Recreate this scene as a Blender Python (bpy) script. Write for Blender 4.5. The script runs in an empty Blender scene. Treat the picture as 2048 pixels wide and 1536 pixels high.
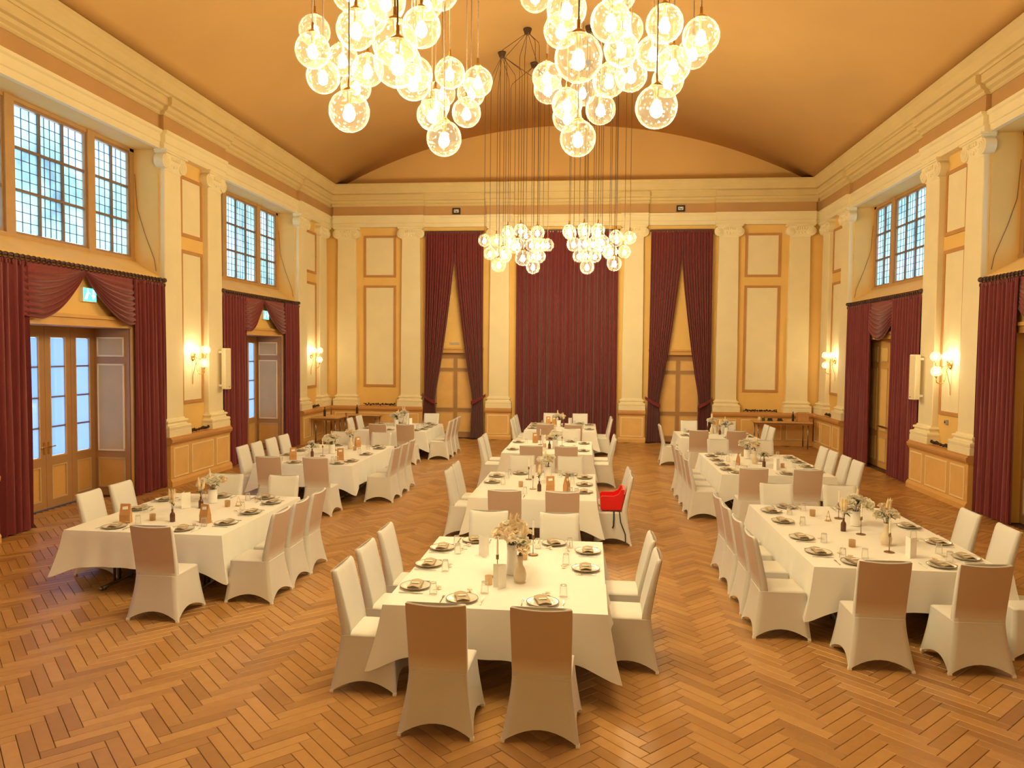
import bpy, math, random
from mathutils import Vector, Matrix
random.seed(7)
PI = math.pi
scene = bpy.context.scene
COL = scene.collection

# ---------------------------------------------------------------- camera, world, exposure
YAW, PITCH, ROLL = 0.104146, 0.043444, 0.009329
CAM = Vector((0.8142, 0.0, 2.9))
cd = bpy.data.cameras.new('camera'); cam = bpy.data.objects.new('camera', cd); COL.objects.link(cam)
cd.sensor_fit = 'HORIZONTAL'; cd.sensor_width = 36.0; cd.lens = 1487.03 / 2048 * 36.0
cd.clip_start = 0.05; cd.clip_end = 300
_f = Vector((-math.sin(YAW) * math.cos(PITCH), math.cos(YAW) * math.cos(PITCH), -math.sin(PITCH)))
_r = Vector((math.cos(YAW), math.sin(YAW), 0)); _u = _r.cross(_f)
_r2 = _r * math.cos(ROLL) + _u * math.sin(ROLL); _u2 = _u * math.cos(ROLL) - _r * math.sin(ROLL)
cam.matrix_world = Matrix(((_r2.x, _u2.x, -_f.x, CAM.x), (_r2.y, _u2.y, -_f.y, CAM.y), (_r2.z, _u2.z, -_f.z, CAM.z), (0, 0, 0, 1)))
scene.camera = cam

wd = bpy.data.worlds.new('sky'); scene.world = wd; wd.use_nodes = True
_bg = wd.node_tree.nodes['Background']
_bg.inputs['Color'].default_value = (0.46, 0.69, 1.0, 1); _bg.inputs['Strength'].default_value = 2.4

vs = scene.view_settings
vs.view_transform = 'Standard'; vs.look = 'None'; vs.gamma = 1.0; vs.use_curve_mapping = False
vs.exposure = 0.85
scene.cycles.transparent_max_bounces = 12
scene.cycles.max_bounces = 8
scene.cycles.adaptive_threshold = 0.03
scene.cycles.diffuse_bounces = 4
LAMP_COL = (1.0, 0.845, 0.53)
BULB = 138.0          # radiance of the chandelier bulbs
SCONCE = 60.0         # radiance of the wall-lamp bulbs

# ---------------------------------------------------------------- materials
MATS = {}
def _nt(name):
    m = bpy.data.materials.new(name); m.use_nodes = True
    nt = m.node_tree; b = nt.nodes['Principled BSDF']
    return m, nt, b
def mat(name, col, rough=0.6, vary=0.06, scale=6.0, bump=0.0, bscale=40.0, metal=0.0, sheen=0.0, coat=0.0, spec=0.5, trans=0.0, stretch=None):
    m, nt, b = _nt(name); L = nt.links
    b.inputs['Roughness'].default_value = rough; b.inputs['Metallic'].default_value = metal
    b.inputs['Specular IOR Level'].default_value = spec
    b.inputs['Sheen Weight'].default_value = sheen; b.inputs['Coat Weight'].default_value = coat
    b.inputs['Coat Roughness'].default_value = 0.15
    tc = nt.nodes.new('ShaderNodeTexCoord'); src = tc.outputs['Object']
    if stretch:
        mp = nt.nodes.new('ShaderNodeMapping'); mp.inputs['Scale'].default_value = stretch
        L.new(src, mp.inputs['Vector']); src = mp.outputs['Vector']
    n = nt.nodes.new('ShaderNodeTexNoise'); n.inputs['Scale'].default_value = scale; n.inputs['Detail'].default_value = 4
    L.new(src, n.inputs['Vector'])
    r = nt.nodes.new('ShaderNodeValToRGB')
    r.color_ramp.elements[0].position = 0.3; r.color_ramp.elements[1].position = 0.7
    r.color_ramp.elements[0].color = tuple(max(0, c * (1 - vary)) for c in col) + (1,)
    r.color_ramp.elements[1].color = tuple(min(1, c * (1 + vary)) for c in col) + (1,)
    L.new(n.outputs['Fac'], r.inputs['Fac']); L.new(r.outputs['Color'], b.inputs['Base Color'])
    if bump:
        n2 = nt.nodes.new('ShaderNodeTexNoise'); n2.inputs['Scale'].default_value = bscale; n2.inputs['Detail'].default_value = 3
        L.new(src, n2.inputs['Vector'])
        bp = nt.nodes.new('ShaderNodeBump'); bp.inputs['Strength'].default_value = bump; bp.inputs['Distance'].default_value = 0.01
        L.new(n2.outputs['Fac'], bp.inputs['Height']); L.new(bp.outputs['Normal'], b.inputs['Normal'])
    if trans:      # thin cloth: some light comes through
        t = nt.nodes.new('ShaderNodeBsdfTranslucent'); mx = nt.nodes.new('ShaderNodeMixShader'); mx.inputs['Fac'].default_value = trans
        L.new(r.outputs['Color'], t.inputs['Color'])
        L.new(b.outputs['BSDF'], mx.inputs[1]); L.new(t.outputs['BSDF'], mx.inputs[2])
        L.new(mx.outputs['Shader'], nt.nodes['Material Output'].inputs['Surface'])
    MATS[name] = m; return m

mat('cream', (0.82, 0.72, 0.47), 0.7, 0.03, 2.0)
mat('cream_stucco', (0.83, 0.73, 0.48), 0.75, 0.03, 5.0)
mat('yellow', (0.80, 0.52, 0.165), 0.65, 0.04, 1.5)
mat('ceiling', (0.70, 0.43, 0.155), 0.8, 0.05, 0.5)
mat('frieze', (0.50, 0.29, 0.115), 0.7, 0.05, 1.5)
mat('cornice', (0.66, 0.51, 0.25), 0.7, 0.04, 2.0)
mat('moulding', (0.50, 0.25, 0.08), 0.6, 0.05, 4.0)
mat('dado', (0.70, 0.40, 0.13), 0.5, 0.06, 3.0)
mat('dado_dark', (0.55, 0.28, 0.09), 0.5, 0.06, 3.0)
mat('dado_panel', (0.78, 0.48, 0.17), 0.5, 0.05, 3.0)
mat('bead', (0.88, 0.72, 0.42), 0.5, 0.03, 5.0)
mat('door_brown', (0.42, 0.22, 0.085), 0.45, 0.06, 3.0)
mat('door_tan', (0.66, 0.37, 0.11), 0.45, 0.06, 3.0)
mat('door_panel', (0.58, 0.42, 0.20), 0.5, 0.05, 3.0)
mat('window_frame', (0.36, 0.20, 0.09), 0.5, 0.08, 6.0)
mat('muntin', (0.20, 0.13, 0.09), 0.5, 0.08, 6.0)
mat('lead', (0.10, 0.10, 0.12), 0.5, 0.05, 10.0)
mat('velvet', (0.165, 0.012, 0.017), 0.75, 0.16, 9.0, sheen=0.35, stretch=(3, 3, 0.4))
mat('velvet_bright', (0.20, 0.013, 0.016), 0.7, 0.18, 9.0, sheen=0.4, stretch=(3, 3, 0.6))
mat('rod', (0.08, 0.035, 0.03), 0.4, 0.1, 10.0)
mat('linen', (0.82, 0.805, 0.765), 0.75, 0.02, 3.0, bump=0.05, bscale=160)
mat('stretch_cover', (0.79, 0.765, 0.725), 0.6, 0.02, 4.0, trans=0.10)
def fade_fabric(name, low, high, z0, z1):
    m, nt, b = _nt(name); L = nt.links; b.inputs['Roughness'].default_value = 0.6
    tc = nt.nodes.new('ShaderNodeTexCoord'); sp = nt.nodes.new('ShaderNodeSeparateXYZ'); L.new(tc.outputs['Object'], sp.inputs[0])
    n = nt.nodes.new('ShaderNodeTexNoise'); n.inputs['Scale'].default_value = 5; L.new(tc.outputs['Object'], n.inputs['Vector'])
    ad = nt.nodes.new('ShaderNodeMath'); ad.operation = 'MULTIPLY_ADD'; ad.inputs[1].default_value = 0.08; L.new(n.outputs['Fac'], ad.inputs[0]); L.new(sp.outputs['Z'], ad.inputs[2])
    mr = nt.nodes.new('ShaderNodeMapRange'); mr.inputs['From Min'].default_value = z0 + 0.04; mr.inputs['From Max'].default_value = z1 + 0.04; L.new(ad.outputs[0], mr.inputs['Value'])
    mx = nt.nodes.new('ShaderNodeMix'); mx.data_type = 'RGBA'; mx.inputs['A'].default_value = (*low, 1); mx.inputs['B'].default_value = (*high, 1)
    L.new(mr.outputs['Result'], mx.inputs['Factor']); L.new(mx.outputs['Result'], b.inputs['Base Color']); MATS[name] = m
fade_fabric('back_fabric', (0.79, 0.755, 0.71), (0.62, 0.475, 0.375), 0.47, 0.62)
mat('window_post', (0.50, 0.30, 0.12), 0.5, 0.06, 4.0)
mat('foot_pocket', (0.90, 0.87, 0.80), 0.5, 0.02, 4.0)
mat('porcelain', (0.80, 0.78, 0.70), 0.2, 0.02, 5.0, coat=0.3)
mat('napkin', (0.46, 0.37, 0.25), 0.85, 0.08, 20.0)
mat('steel', (0.62, 0.60, 0.56), 0.22, 0.03, 10.0, metal=1.0)
mat('chrome_dark', (0.32, 0.29, 0.27), 0.3, 0.05, 10.0, metal=1.0)
mat('kraft', (0.55, 0.29, 0.11), 0.85, 0.08, 14.0)
mat('paper', (0.90, 0.87, 0.80), 0.8, 0.02, 8.0)
mat('brass', (0.75, 0.46, 0.16), 0.25, 0.05, 8.0, metal=1.0)
mat('bronze', (0.30, 0.17, 0.08), 0.35, 0.08, 8.0, metal=0.8)
mat('wax', (0.90, 0.85, 0.74), 0.45, 0.02, 8.0)
mat('ceramic_white', (0.88, 0.85, 0.78), 0.35, 0.03, 6.0)
mat('ceramic_beige', (0.72, 0.60, 0.42), 0.4, 0.05, 6.0)
mat('bottle_brown', (0.12, 0.035, 0.02), 0.15, 0.08, 8.0, coat=0.5)
mat('petal_cream', (0.94, 0.90, 0.78), 0.7, 0.04, 30.0, trans=0.4)
mat('petal_peach', (0.95, 0.83, 0.66), 0.7, 0.06, 30.0, trans=0.4)
mat('leaf', (0.06, 0.09, 0.03), 0.55, 0.2, 20.0)
mat('stem', (0.16, 0.13, 0.05), 0.7, 0.1, 20.0)
mat('dry_grass', (0.85, 0.70, 0.46), 0.85, 0.12, 20.0)
mat('table_wood', (0.62, 0.36, 0.13), 0.4, 0.12, 3.0, stretch=(1, 12, 1))
mat('table_top', (0.55, 0.42, 0.30), 0.5, 0.08, 5.0)
mat('speaker', (0.82, 0.75, 0.55), 0.5, 0.02, 5.0)
mat('speaker_grille', (0.70, 0.60, 0.38), 0.7, 0.06, 60.0)
mat('red_plastic', (0.72, 0.012, 0.012), 0.3, 0.04, 6.0, coat=0.3)
mat('black', (0.02, 0.018, 0.018), 0.5, 0.1, 10.0)
mat('dark_twig', (0.045, 0.03, 0.02), 0.8, 0.3, 20.0)
mat('cord', (0.10, 0.055, 0.03), 0.5, 0.05, 10.0)
mat('grey_plate', (0.45, 0.40, 0.34), 0.5, 0.05, 10.0)
mat('chair_wood', (0.42, 0.22, 0.09), 0.45, 0.12, 5.0)
mat('slab', (0.09, 0.045, 0.02), 0.8, 0.1, 5.0)
mat('white_metal', (0.82, 0.80, 0.74), 0.5, 0.03, 8.0)

def emit(name, col, strength):
    m = bpy.data.materials.new(name); m.use_nodes = True; nt = m.node_tree
    nt.nodes.remove(nt.nodes['Principled BSDF'])
    e = nt.nodes.new('ShaderNodeEmission'); e.inputs['Color'].default_value = (*col, 1); e.inputs['Strength'].default_value = strength
    nt.links.new(e.outputs['Emission'], nt.nodes['Material Output'].inputs['Surface']); MATS[name] = m
emit('bulb', LAMP_COL, BULB)
emit('sconce_bulb', LAMP_COL, SCONCE)
emit('sign_green', (0.10, 0.75, 0.50), 1.5)
emit('sign_white', (0.75, 1.0, 0.95), 2.2)

def glass_thin(name, tint, scatter, gloss=0.06, bubbles=0.0, rim=0.0, bub_scale=30.0):
    """thin glass: mostly clear, a little gloss, some light scattered in bubbles, flaws and the thick rim"""
    m = bpy.data.materials.new(name); m.use_nodes = True; nt = m.node_tree; L = nt.links
    nt.nodes.remove(nt.nodes['Principled BSDF'])
    tr = nt.nodes.new('ShaderNodeBsdfTransparent'); tr.inputs['Color'].default_value = (*tint, 1)
    tl = nt.nodes.new('ShaderNodeBsdfTranslucent'); tl.inputs['Color'].default_value = (*tint, 1)
    gl = nt.nodes.new('ShaderNodeBsdfGlossy'); gl.inputs['Roughness'].default_value = 0.04
    m1 = nt.nodes.new('ShaderNodeMixShader'); m2 = nt.nodes.new('ShaderNodeMixShader')
    fac = nt.nodes.new('ShaderNodeMath'); fac.operation = 'ADD'; fac.use_clamp = True; fac.inputs[0].default_value = scatter; fac.inputs[1].default_value = 0
    if bubbles:
        tc = nt.nodes.new('ShaderNodeTexCoord'); v = nt.nodes.new('ShaderNodeTexVoronoi'); v.inputs['Scale'].default_value = bub_scale
        L.new(tc.outputs['Object'], v.inputs['Vector'])
        lt = nt.nodes.new('ShaderNodeMath'); lt.operation = 'LESS_THAN'; lt.inputs[1].default_value = 0.22
        L.new(v.outputs['Distance'], lt.inputs[0])
        mu = nt.nodes.new('ShaderNodeMath'); mu.operation = 'MULTIPLY'; mu.inputs[1].default_value = bubbles
        L.new(lt.outputs[0], mu.inputs[0]); L.new(mu.outputs[0], fac.inputs[1])
    out = fac
    if rim:
        lw = nt.nodes.new('ShaderNodeFresnel'); lw.inputs['IOR'].default_value = 1.12
        mr = nt.nodes.new('ShaderNodeMath'); mr.operation = 'MULTIPLY'; mr.inputs[1].default_value = rim; L.new(lw.outputs[0], mr.inputs[0])
        a2 = nt.nodes.new('ShaderNodeMath'); a2.operation = 'ADD'; a2.use_clamp = True
        L.new(fac.outputs[0], a2.inputs[0]); L.new(mr.outputs[0], a2.inputs[1]); out = a2
    L.new(out.outputs[0], m1.inputs['Fac']); L.new(tr.outputs[0], m1.inputs[1]); L.new(tl.outputs[0], m1.inputs[2])
    fr = nt.nodes.new('ShaderNodeFresnel'); fr.inputs['IOR'].default_value = 1.4
    mg = nt.nodes.new('ShaderNodeMath'); mg.operation = 'MULTIPLY'; mg.inputs[1].default_value = gloss * 10; mg.use_clamp = True
    L.new(fr.outputs[0], mg.inputs[0]); L.new(mg.outputs[0], m2.inputs['Fac'])
    L.new(m1.outputs[0], m2.inputs[1]); L.new(gl.outputs[0], m2.inputs[2])
    L.new(m2.outputs[0], nt.nodes['Material Output'].inputs['Surface']); MATS[name] = m
glass_thin('globe_glass', (1.0, 0.96, 0.82), 0.0125, 0.03, 0.13, 0.15, 24.0)
glass_thin('lamp_glass', (1.0, 0.97, 0.92), 0.06, 0.03, 0.10, 0.15, 30.0)
glass_thin('tumbler_glass', (0.985, 0.985, 0.97), 0.10, 0.05, 0.0, 0.9)
glass_thin('amber_glass', (0.93, 0.80, 0.62), 0.45, 0.05, 0.0, 0.3)
glass_thin('frosted_pane', (0.60, 0.70, 0.84), 0.85, 0.05)
# leaded window glass: wavy cathedral glass that scatters the sky, faint green and grey tints in places
def cathedral(name):
    m = bpy.data.materials.new(name); m.use_nodes = True; nt = m.node_tree; L = nt.links
    nt.nodes.remove(nt.nodes['Principled BSDF'])
    tc = nt.nodes.new('ShaderNodeTexCoord'); n = nt.nodes.new('ShaderNodeTexNoise'); n.inputs['Scale'].default_value = 1.1; n.inputs['Detail'].default_value = 5
    L.new(tc.outputs['Object'], n.inputs['Vector'])
    r = nt.nodes.new('ShaderNodeValToRGB'); e = r.color_ramp.elements
    e[0].position = 0.30; e[0].color = (0.46, 0.52, 0.50, 1); e[1].position = 0.66; e[1].color = (0.85, 0.90, 0.92, 1)
    x = e.new(0.46); x.color = (0.70, 0.84, 0.78, 1)
    L.new(n.outputs['Fac'], r.inputs['Fac'])
    tl = nt.nodes.new('ShaderNodeBsdfTranslucent'); L.new(r.outputs['Color'], tl.inputs['Color'])
    tr = nt.nodes.new('ShaderNodeBsdfTransparent'); L.new(r.outputs['Color'], tr.inputs['Color'])
    gl = nt.nodes.new('ShaderNodeBsdfGlossy'); gl.inputs['Roughness'].default_value = 0.2
    a = nt.nodes.new('ShaderNodeMixShader'); a.inputs['Fac'].default_value = 0.55; L.new(tr.outputs[0], a.inputs[1]); L.new(tl.outputs[0], a.inputs[2])
    b = nt.nodes.new('ShaderNodeMixShader'); b.inputs['Fac'].default_value = 0.06; L.new(a.outputs[0], b.inputs[1]); L.new(gl.outputs[0], b.inputs[2])
    L.new(b.outputs[0], nt.nodes['Material Output'].inputs['Surface']); MATS[name] = m
cathedral('cathedral_glass')

def parquet(name, per_object):
    m, nt, b = _nt(name); L = nt.links
    if per_object:
        rnd = nt.nodes.new('ShaderNodeObjectInfo').outputs['Random']
    else:
        rnd = nt.nodes.new('ShaderNodeNewGeometry').outputs['Random Per Island']
    cr = nt.nodes.new('ShaderNodeValToRGB'); e = cr.color_ramp.elements
    e[0].position = 0; e[0].color = (0.33, 0.160, 0.048, 1); e[1].position = 1; e[1].color = (0.51, 0.275, 0.092, 1)
    x = e.new(0.5); x.color = (0.425, 0.216, 0.066, 1)
    L.new(rnd, cr.inputs['Fac'])
    pos = nt.nodes.new('ShaderNodeNewGeometry').outputs['Position']; n = nt.nodes.new('ShaderNodeTexNoise'); n.inputs['Scale'].default_value = 11; n.inputs['Detail'].default_value = 4
    L.new(pos, n.inputs['Vector'])
    mx = nt.nodes.new('ShaderNodeMix'); mx.data_type = 'RGBA'; mx.blend_type = 'MULTIPLY'; mx.inputs[0].default_value = 0.5
    g = nt.nodes.new('ShaderNodeValToRGB'); g.color_ramp.elements[0].position = 0.25; g.color_ramp.elements[0].color = (0.80, 0.77, 0.74, 1); g.color_ramp.elements[1].position = 0.65; g.color_ramp.elements[1].color = (1, 1, 1, 1)
    L.new(n.outputs['Fac'], g.inputs['Fac']); L.new(cr.outputs['Color'], mx.inputs['A']); L.new(g.outputs['Color'], mx.inputs['B'])
    L.new(mx.outputs['Result'], b.inputs['Base Color'])
    n3 = nt.nodes.new('ShaderNodeTexNoise'); n3.inputs['Scale'].default_value = 2.5
    L.new(pos, n3.inputs['Vector'])
    mr = nt.nodes.new('ShaderNodeMapRange'); mr.inputs['To Min'].default_value = 0.30; mr.inputs['To Max'].default_value = 0.40
    L.new(n3.outputs['Fac'], mr.inputs['Value']); L.new(mr.outputs['Result'], b.inputs['Roughness'])
    b.inputs['Specular IOR Level'].default_value = 0.5
    MATS[name] = m
parquet('parquet_near', True); parquet('parquet', False)

# ---------------------------------------------------------------- mesh helpers
class MB:
    def __init__(s): s.v = []; s.f = []
    def add(s, vs_, fs_):
        o = len(s.v); s.v += [tuple(p) for p in vs_]; s.f += [tuple(i + o for i in f) for f in fs_]; return s
    def box(s, x0, x1, y0, y1, z0, z1):
        return s.add([(x0, y0, z0), (x1, y0, z0), (x1, y1, z0), (x0, y1, z0), (x0, y0, z1), (x1, y0, z1), (x1, y1, z1), (x0, y1, z1)],
                     [(0, 3, 2, 1), (4, 5, 6, 7), (0, 1, 5, 4), (1, 2, 6, 5), (2, 3, 7, 6), (3, 0, 4, 7)])
    def bevel_box(s, x0, x1, y0, y1, z0, z1, b):
        """box with chamfered vertical edges and top edge"""
        def ring(i, z):
            c = b
            return [(x0 + i + c, y0 + i, z), (x1 - i - c, y0 + i, z), (x1 - i, y0 + i + c, z), (x1 - i, y1 - i - c, z),
                    (x1 - i - c, y1 - i, z), (x0 + i + c, y1 - i, z), (x0 + i, y1 - i - c, z), (x0 + i, y0 + i + c, z)]
        return s.loft([ring(b, z0), ring(0, z0 + b), ring(0, z1 - b), ring(b, z1)])
    def loft(s, rings, cap=True, closed=True):
        n = len(rings[0]); vs_ = [p for r in rings for p in r]; fs_ = []
        for k in range(len(rings) - 1):
            for i in range(n if closed else n - 1):
                j = (i + 1) % n
                fs_.append((k * n + i, k * n + j, (k + 1) * n + j, (k + 1) * n + i))
        if cap and closed:
            fs_.append(tuple(range(n - 1, -1, -1))); fs_.append(tuple((len(rings) - 1) * n + i for i in range(n)))
        return s.add(vs_, fs_)
    def lathe(s, prof, c=(0, 0, 0), n=16, cap=True):
        return s.loft([[(c[0] + r * math.cos(2 * PI * i / n), c[1] + r * math.sin(2 * PI * i / n), c[2] + z) for i in range(n)] for r, z in prof], cap)
    def lathe_x(s, prof, c=(0, 0, 0), n=16):
        return s.loft([[(c[0] + z, c[1] + r * math.cos(2 * PI * i / n), c[2] + r * math.sin(2 * PI * i / n)) for i in range(n)] for r, z in prof])
    def tube(s, pts, r, n=6, cap=True):
        rings = []; P = [Vector(p) for p in pts]
        rr = r if isinstance(r, (list, tuple)) else [r] * len(P)
        ref = None
        for i, p in enumerate(P):
            t = (P[min(i + 1, len(P) - 1)] - P[max(i - 1, 0)]).normalized()
            if ref is None: ref = Vector((0, 0, 1)) if abs(t.z) < 0.9 else Vector((1, 0, 0))
            a = t.cross(ref).normalized(); b2 = a.cross(t).normalized(); ref = b2
            rings.append([tuple(p + (a * math.cos(2 * PI * k / n) + b2 * math.sin(2 * PI * k / n)) * rr[i]) for k in range(n)])
        return s.loft(rings, cap)
    def sphere(s, c, r, n=16, m=10, sx=1, sy=1, sz=1):
        vs_ = [(c[0], c[1], c[2] - r * sz)]
        for j in range(1, m):
            a = -PI / 2 + PI * j / m
            vs_ += [(c[0] + sx * r * math.cos(a) * math.cos(2 * PI * i / n), c[1] + sy * r * math.cos(a) * math.sin(2 * PI * i / n), c[2] + sz * r * math.sin(a)) for i in range(n)]
        vs_.append((c[0], c[1], c[2] + r * sz)); fs_ = []
        for i in range(n):
            fs_.append((0, 1 + (i + 1) % n, 1 + i))
            for j in range(m - 2):
                fs_.append((1 + j * n + i, 1 + j * n + (i + 1) % n, 1 + (j + 1) * n + (i + 1) % n, 1 + (j + 1) * n + i))
            fs_.append((len(vs_) - 1, 1 + (m - 2) * n + i, 1 + (m - 2) * n + (i + 1) % n))
        return s.add(vs_, fs_)
    def grid(s, fn, nu, nv):
        vs_ = [fn(i / nu, j / nv) for j in range(nv + 1) for i in range(nu + 1)]
        fs_ = [(j * (nu + 1) + i, j * (nu + 1) + i + 1, (j + 1) * (nu + 1) + i + 1, (j + 1) * (nu + 1) + i) for j in range(nv) for i in range(nu)]
        return s.add(vs_, fs_)
    def poly(s, pts2, z0, z1):
        n = len(pts2)
        return s.loft([[(x, y, z0) for x, y in pts2], [(x, y, z1) for x, y in pts2]])
    def mapped(s, fn):
        s.v = [tuple(fn(*p)) for p in s.v]; return s
    def mesh(s, name, m, smooth=False):
        me = bpy.data.meshes.new(name); me.from_pydata(s.v, [], s.f)
        if m: me.materials.append(MATS[m])
        if smooth: me.polygons.foreach_set('use_smooth', [True] * len(me.polygons))
        me.update(); return me
    def build(s, name, m, parent=None, smooth=False, loc=None):
        return link(name, s.mesh(name, m, smooth), parent, loc)
def link(name, me, parent=None, loc=None, rot=None):
    o = bpy.data.objects.new(name, me); COL.objects.link(o)
    if parent: o.parent = parent
    if loc: o.location = loc
    if rot: o.rotation_euler = rot
    return o
def tag(o, label=None, cat=None, group=None, kind=None):
    if label: o['label'] = label
    if cat: o['category'] = cat
    if group: o['group'] = group
    if kind: o['kind'] = kind
    return o
def thing(name, loc, rz, label, cat, group=None):
    o = link(name, None, None, loc, (0, 0, rz)); return tag(o, label, cat, group)
def struct(o): o['kind'] = 'structure'; return o
def spawn(name, parts, loc, rz, label, cat, group=None):
    """a thing from shared part meshes: parts = [(name, mesh, loc, rot, [sub-parts])]"""
    t = thing(name, loc, rz, label, cat, group)
    for p in parts:
        o = link(p[0], p[1], t, p[2] if len(p) > 2 else None, p[3] if len(p) > 3 else None)
        for q in (p[4] if len(p) > 4 else []):
            link(q[0], q[1], o, q[2] if len(q) > 2 else None)
    return t

# ---------------------------------------------------------------- room frame
WP, DP = 8.12, 24.52            # wall planes (half width, depth)
FRONT = -3.0
def MAPS(s):                    # side wall: t along the room, d into the room, z up
    return lambda t, d, z: (s * (WP - d), t, z)
def MAPB(t, d, z): return (t, DP - d, z)
PITCHY = 7.16
PIL = [15.03, 16.80]            # pilaster centres of the middle pair on the side walls
BAYS = [(9.98, 14.68), (17.14, 21.84), (2.82, 7.52)]
PIERS = [(FRONT, 2.82), (7.52, 9.98), (14.68, 17.14), (21.84, 25.0)]
# ================================================================ the setting
# ---- floor: dark slab with herringbone parquet blocks on it
floor = struct(MB().box(-8.95, 8.95, FRONT - 0.2, 25.0, -0.20, -0.012).build('floor', 'slab'))
PL, PW = 0.505, 0.105
S2 = math.sqrt(0.5)
X0 = -2.284
blocks = []
nearx = lambda x, y: (x - CAM.x) ** 2 + y ** 2
for m_ in range(-14, 15):
    for k in range(10, 340):
        for kind in (0, 1):
            if kind == 0: cx_, cy_, hw, hh = k * PW + PL / 2, k * PW + PW / 2, PL / 2, PW / 2
            else: cx_, cy_, hw, hh = k * PW - PW / 2, k * PW + PL / 2, PW / 2, PL / 2
            X = (cx_ - cy_) * S2 + X0 + m_ * PL * math.sqrt(2); Y = (cx_ + cy_) * S2
            if abs(X) < 8.0 and 2.2 < Y < 24.2:
                blocks.append((X, Y, kind))
            elif 8.0 <= abs(X) < 8.75 and 2.2 < Y < 24.2 and any(a + 1.25 < Y < b - 1.25 for a, b in BAYS) and X < 0:
                blocks.append((X, Y, kind))
def in_view(X, Y):
    d = Vector((X, Y, 0)) - CAM; z = d.dot(_f)
    if z <= 0: return False
    u = 1024 + 1487 * d.dot(_r2) / z; v = 768 - 1487 * d.dot(_u2) / z
    return -30 < u < 2078 and v < 1570
inv_ = sorted([b for b in blocks if in_view(b[0], b[1])], key=lambda b: nearx(b[0], b[1]))
near = inv_[:300]; nearset = set(near)
GAP = 0.0021
def block_mesh(mb, X, Y, kind, dz):
    l, w = PL / 2 - GAP, PW / 2 - GAP
    ax = (S2, S2) if kind == 0 else (-S2, S2); ay = (-ax[1], ax[0])
    def P(a, b, z): return (X + ax[0] * a + ay[0] * b, Y + ax[1] * a + ay[1] * b, z)
    c = 0.003
    mb.add([P(-l, -w, -0.012), P(l, -w, -0.012), P(l, w, -0.012), P(-l, w, -0.012),
            P(-l, -w, dz - c), P(l, -w, dz - c), P(l, w, dz - c), P(-l, w, dz - c),
            P(-l + c, -w + c, dz), P(l - c, -w + c, dz), P(l - c, w - c, dz), P(-l + c, w - c, dz)],
           [(0, 1, 5, 4), (1, 2, 6, 5), (2, 3, 7, 6), (3, 0, 4, 7), (4, 5, 9, 8), (5, 6, 10, 9), (6, 7, 11, 10), (7, 4, 8, 11), (8, 9, 10, 11)])
pm = []
for kind in (0, 1):
    mb = MB(); block_mesh(mb, 0, 0, kind, 0.0); pm.append(mb.mesh('parquet_block', 'parquet_near'))
for X, Y, kind in near:
    link('parquet_block', pm[kind], floor, (X, Y, random.uniform(-0.0008, 0.0006)))
mb = MB()
for b in blocks:
    if b not in nearset: block_mesh(mb, b[0], b[1], b[2], random.uniform(-0.0008, 0.0006))
rest = mb.build('parquet_field', 'parquet', floor); rest['kind'] = 'stuff'

# ---- ceiling: shallow barrel vault
VR, VC = 16.3, 10.24 - 16.3
def vault_z(x): return VC + math.sqrt(VR * VR - x * x)
NA = 48
ring0 = [(-7.66 + 15.32 * i / NA) for i in range(NA + 1)]
outer = [(x, vault_z(x)) for x in ring0] + [(x, vault_z(x) + 0.12) for x in reversed(ring0)]
mb = MB().loft([[(x, FRONT - 0.1, z) for x, z in outer], [(x, 24.56, z) for x, z in outer]])
ceil = struct(mb.build('ceiling', 'ceiling', smooth=False))
for p in ceil.data.polygons:
    if abs(p.normal.y) < 0.5: p.use_smooth = True

# ---- walls
def side_wall(s, name, deep):
    mb = MB(); OUT = -0.90
    for a, b in PIERS: mb.box(a, b, OUT, 0, 0, 8.5)
    for a, b in BAYS:
        c = (a + b) / 2
        mb.box(a, b, OUT, 0, 7.0, 8.5)
        # sill: sloping ledge under the window
        mb.loft([[(t_, 0, 3.34), (t_, 0, 4.40), (t_, -0.50, 4.70), (t_, OUT, 4.70), (t_, OUT, 3.34)] for t_ in (a, b)])
        h = 1.37
        mb.box(a, c - h, OUT, 0, 0, 3.34); mb.box(c + h, b, OUT, 0, 0, 3.34)
        if not deep: mb.box(c - h, c + h, OUT, -0.22, 0, 3.34)
    return struct(mb.mapped(MAPS(s)).build(name, 'yellow'))
wall_left = side_wall(-1, 'wall_left', True)
wall_right = side_wall(1, 'wall_right', False)
mb = MB()
DX0, DX1 = 2.88, 4.46             # doorways in the end wall (mirrored)
mb.box(-9.0, 9.0, -0.55, -0.16, 0, 10.6)
mb.box(-9.0, -DX1, -0.16, 0, 0, 10.6); mb.box(-DX0, DX0, -0.16, 0, 0, 10.6); mb.box(DX1, 9.0, -0.16, 0, 0, 10.6)
mb.box(-DX1, -DX0, -0.16, 0, 2.84, 10.6); mb.box(DX0, DX1, -0.16, 0, 2.84, 10.6)
wall_back = struct(mb.mapped(MAPB).build('wall_back', 'yellow'))
# tympanum above the cornice has the colour of the vault
mb = MB().loft([[(x, -0.0, z) for x, z in [(-7.7, 8.3)] + [(x, vault_z(x) + 0.04) for x in ring0] + [(7.7, 8.3)]],
                [(x, 0.02, z) for x, z in [(-7.7, 8.3)] + [(x, vault_z(x) + 0.04) for x in ring0] + [(7.7, 8.3)]]]).mapped(MAPB)
mb.build('tympanum', 'ceiling', wall_back)
wall_front = struct(MB().box(-9.0, 9.0, FRONT - 0.3, FRONT, 0, 10.6).build('wall_front', 'cream'))

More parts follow.
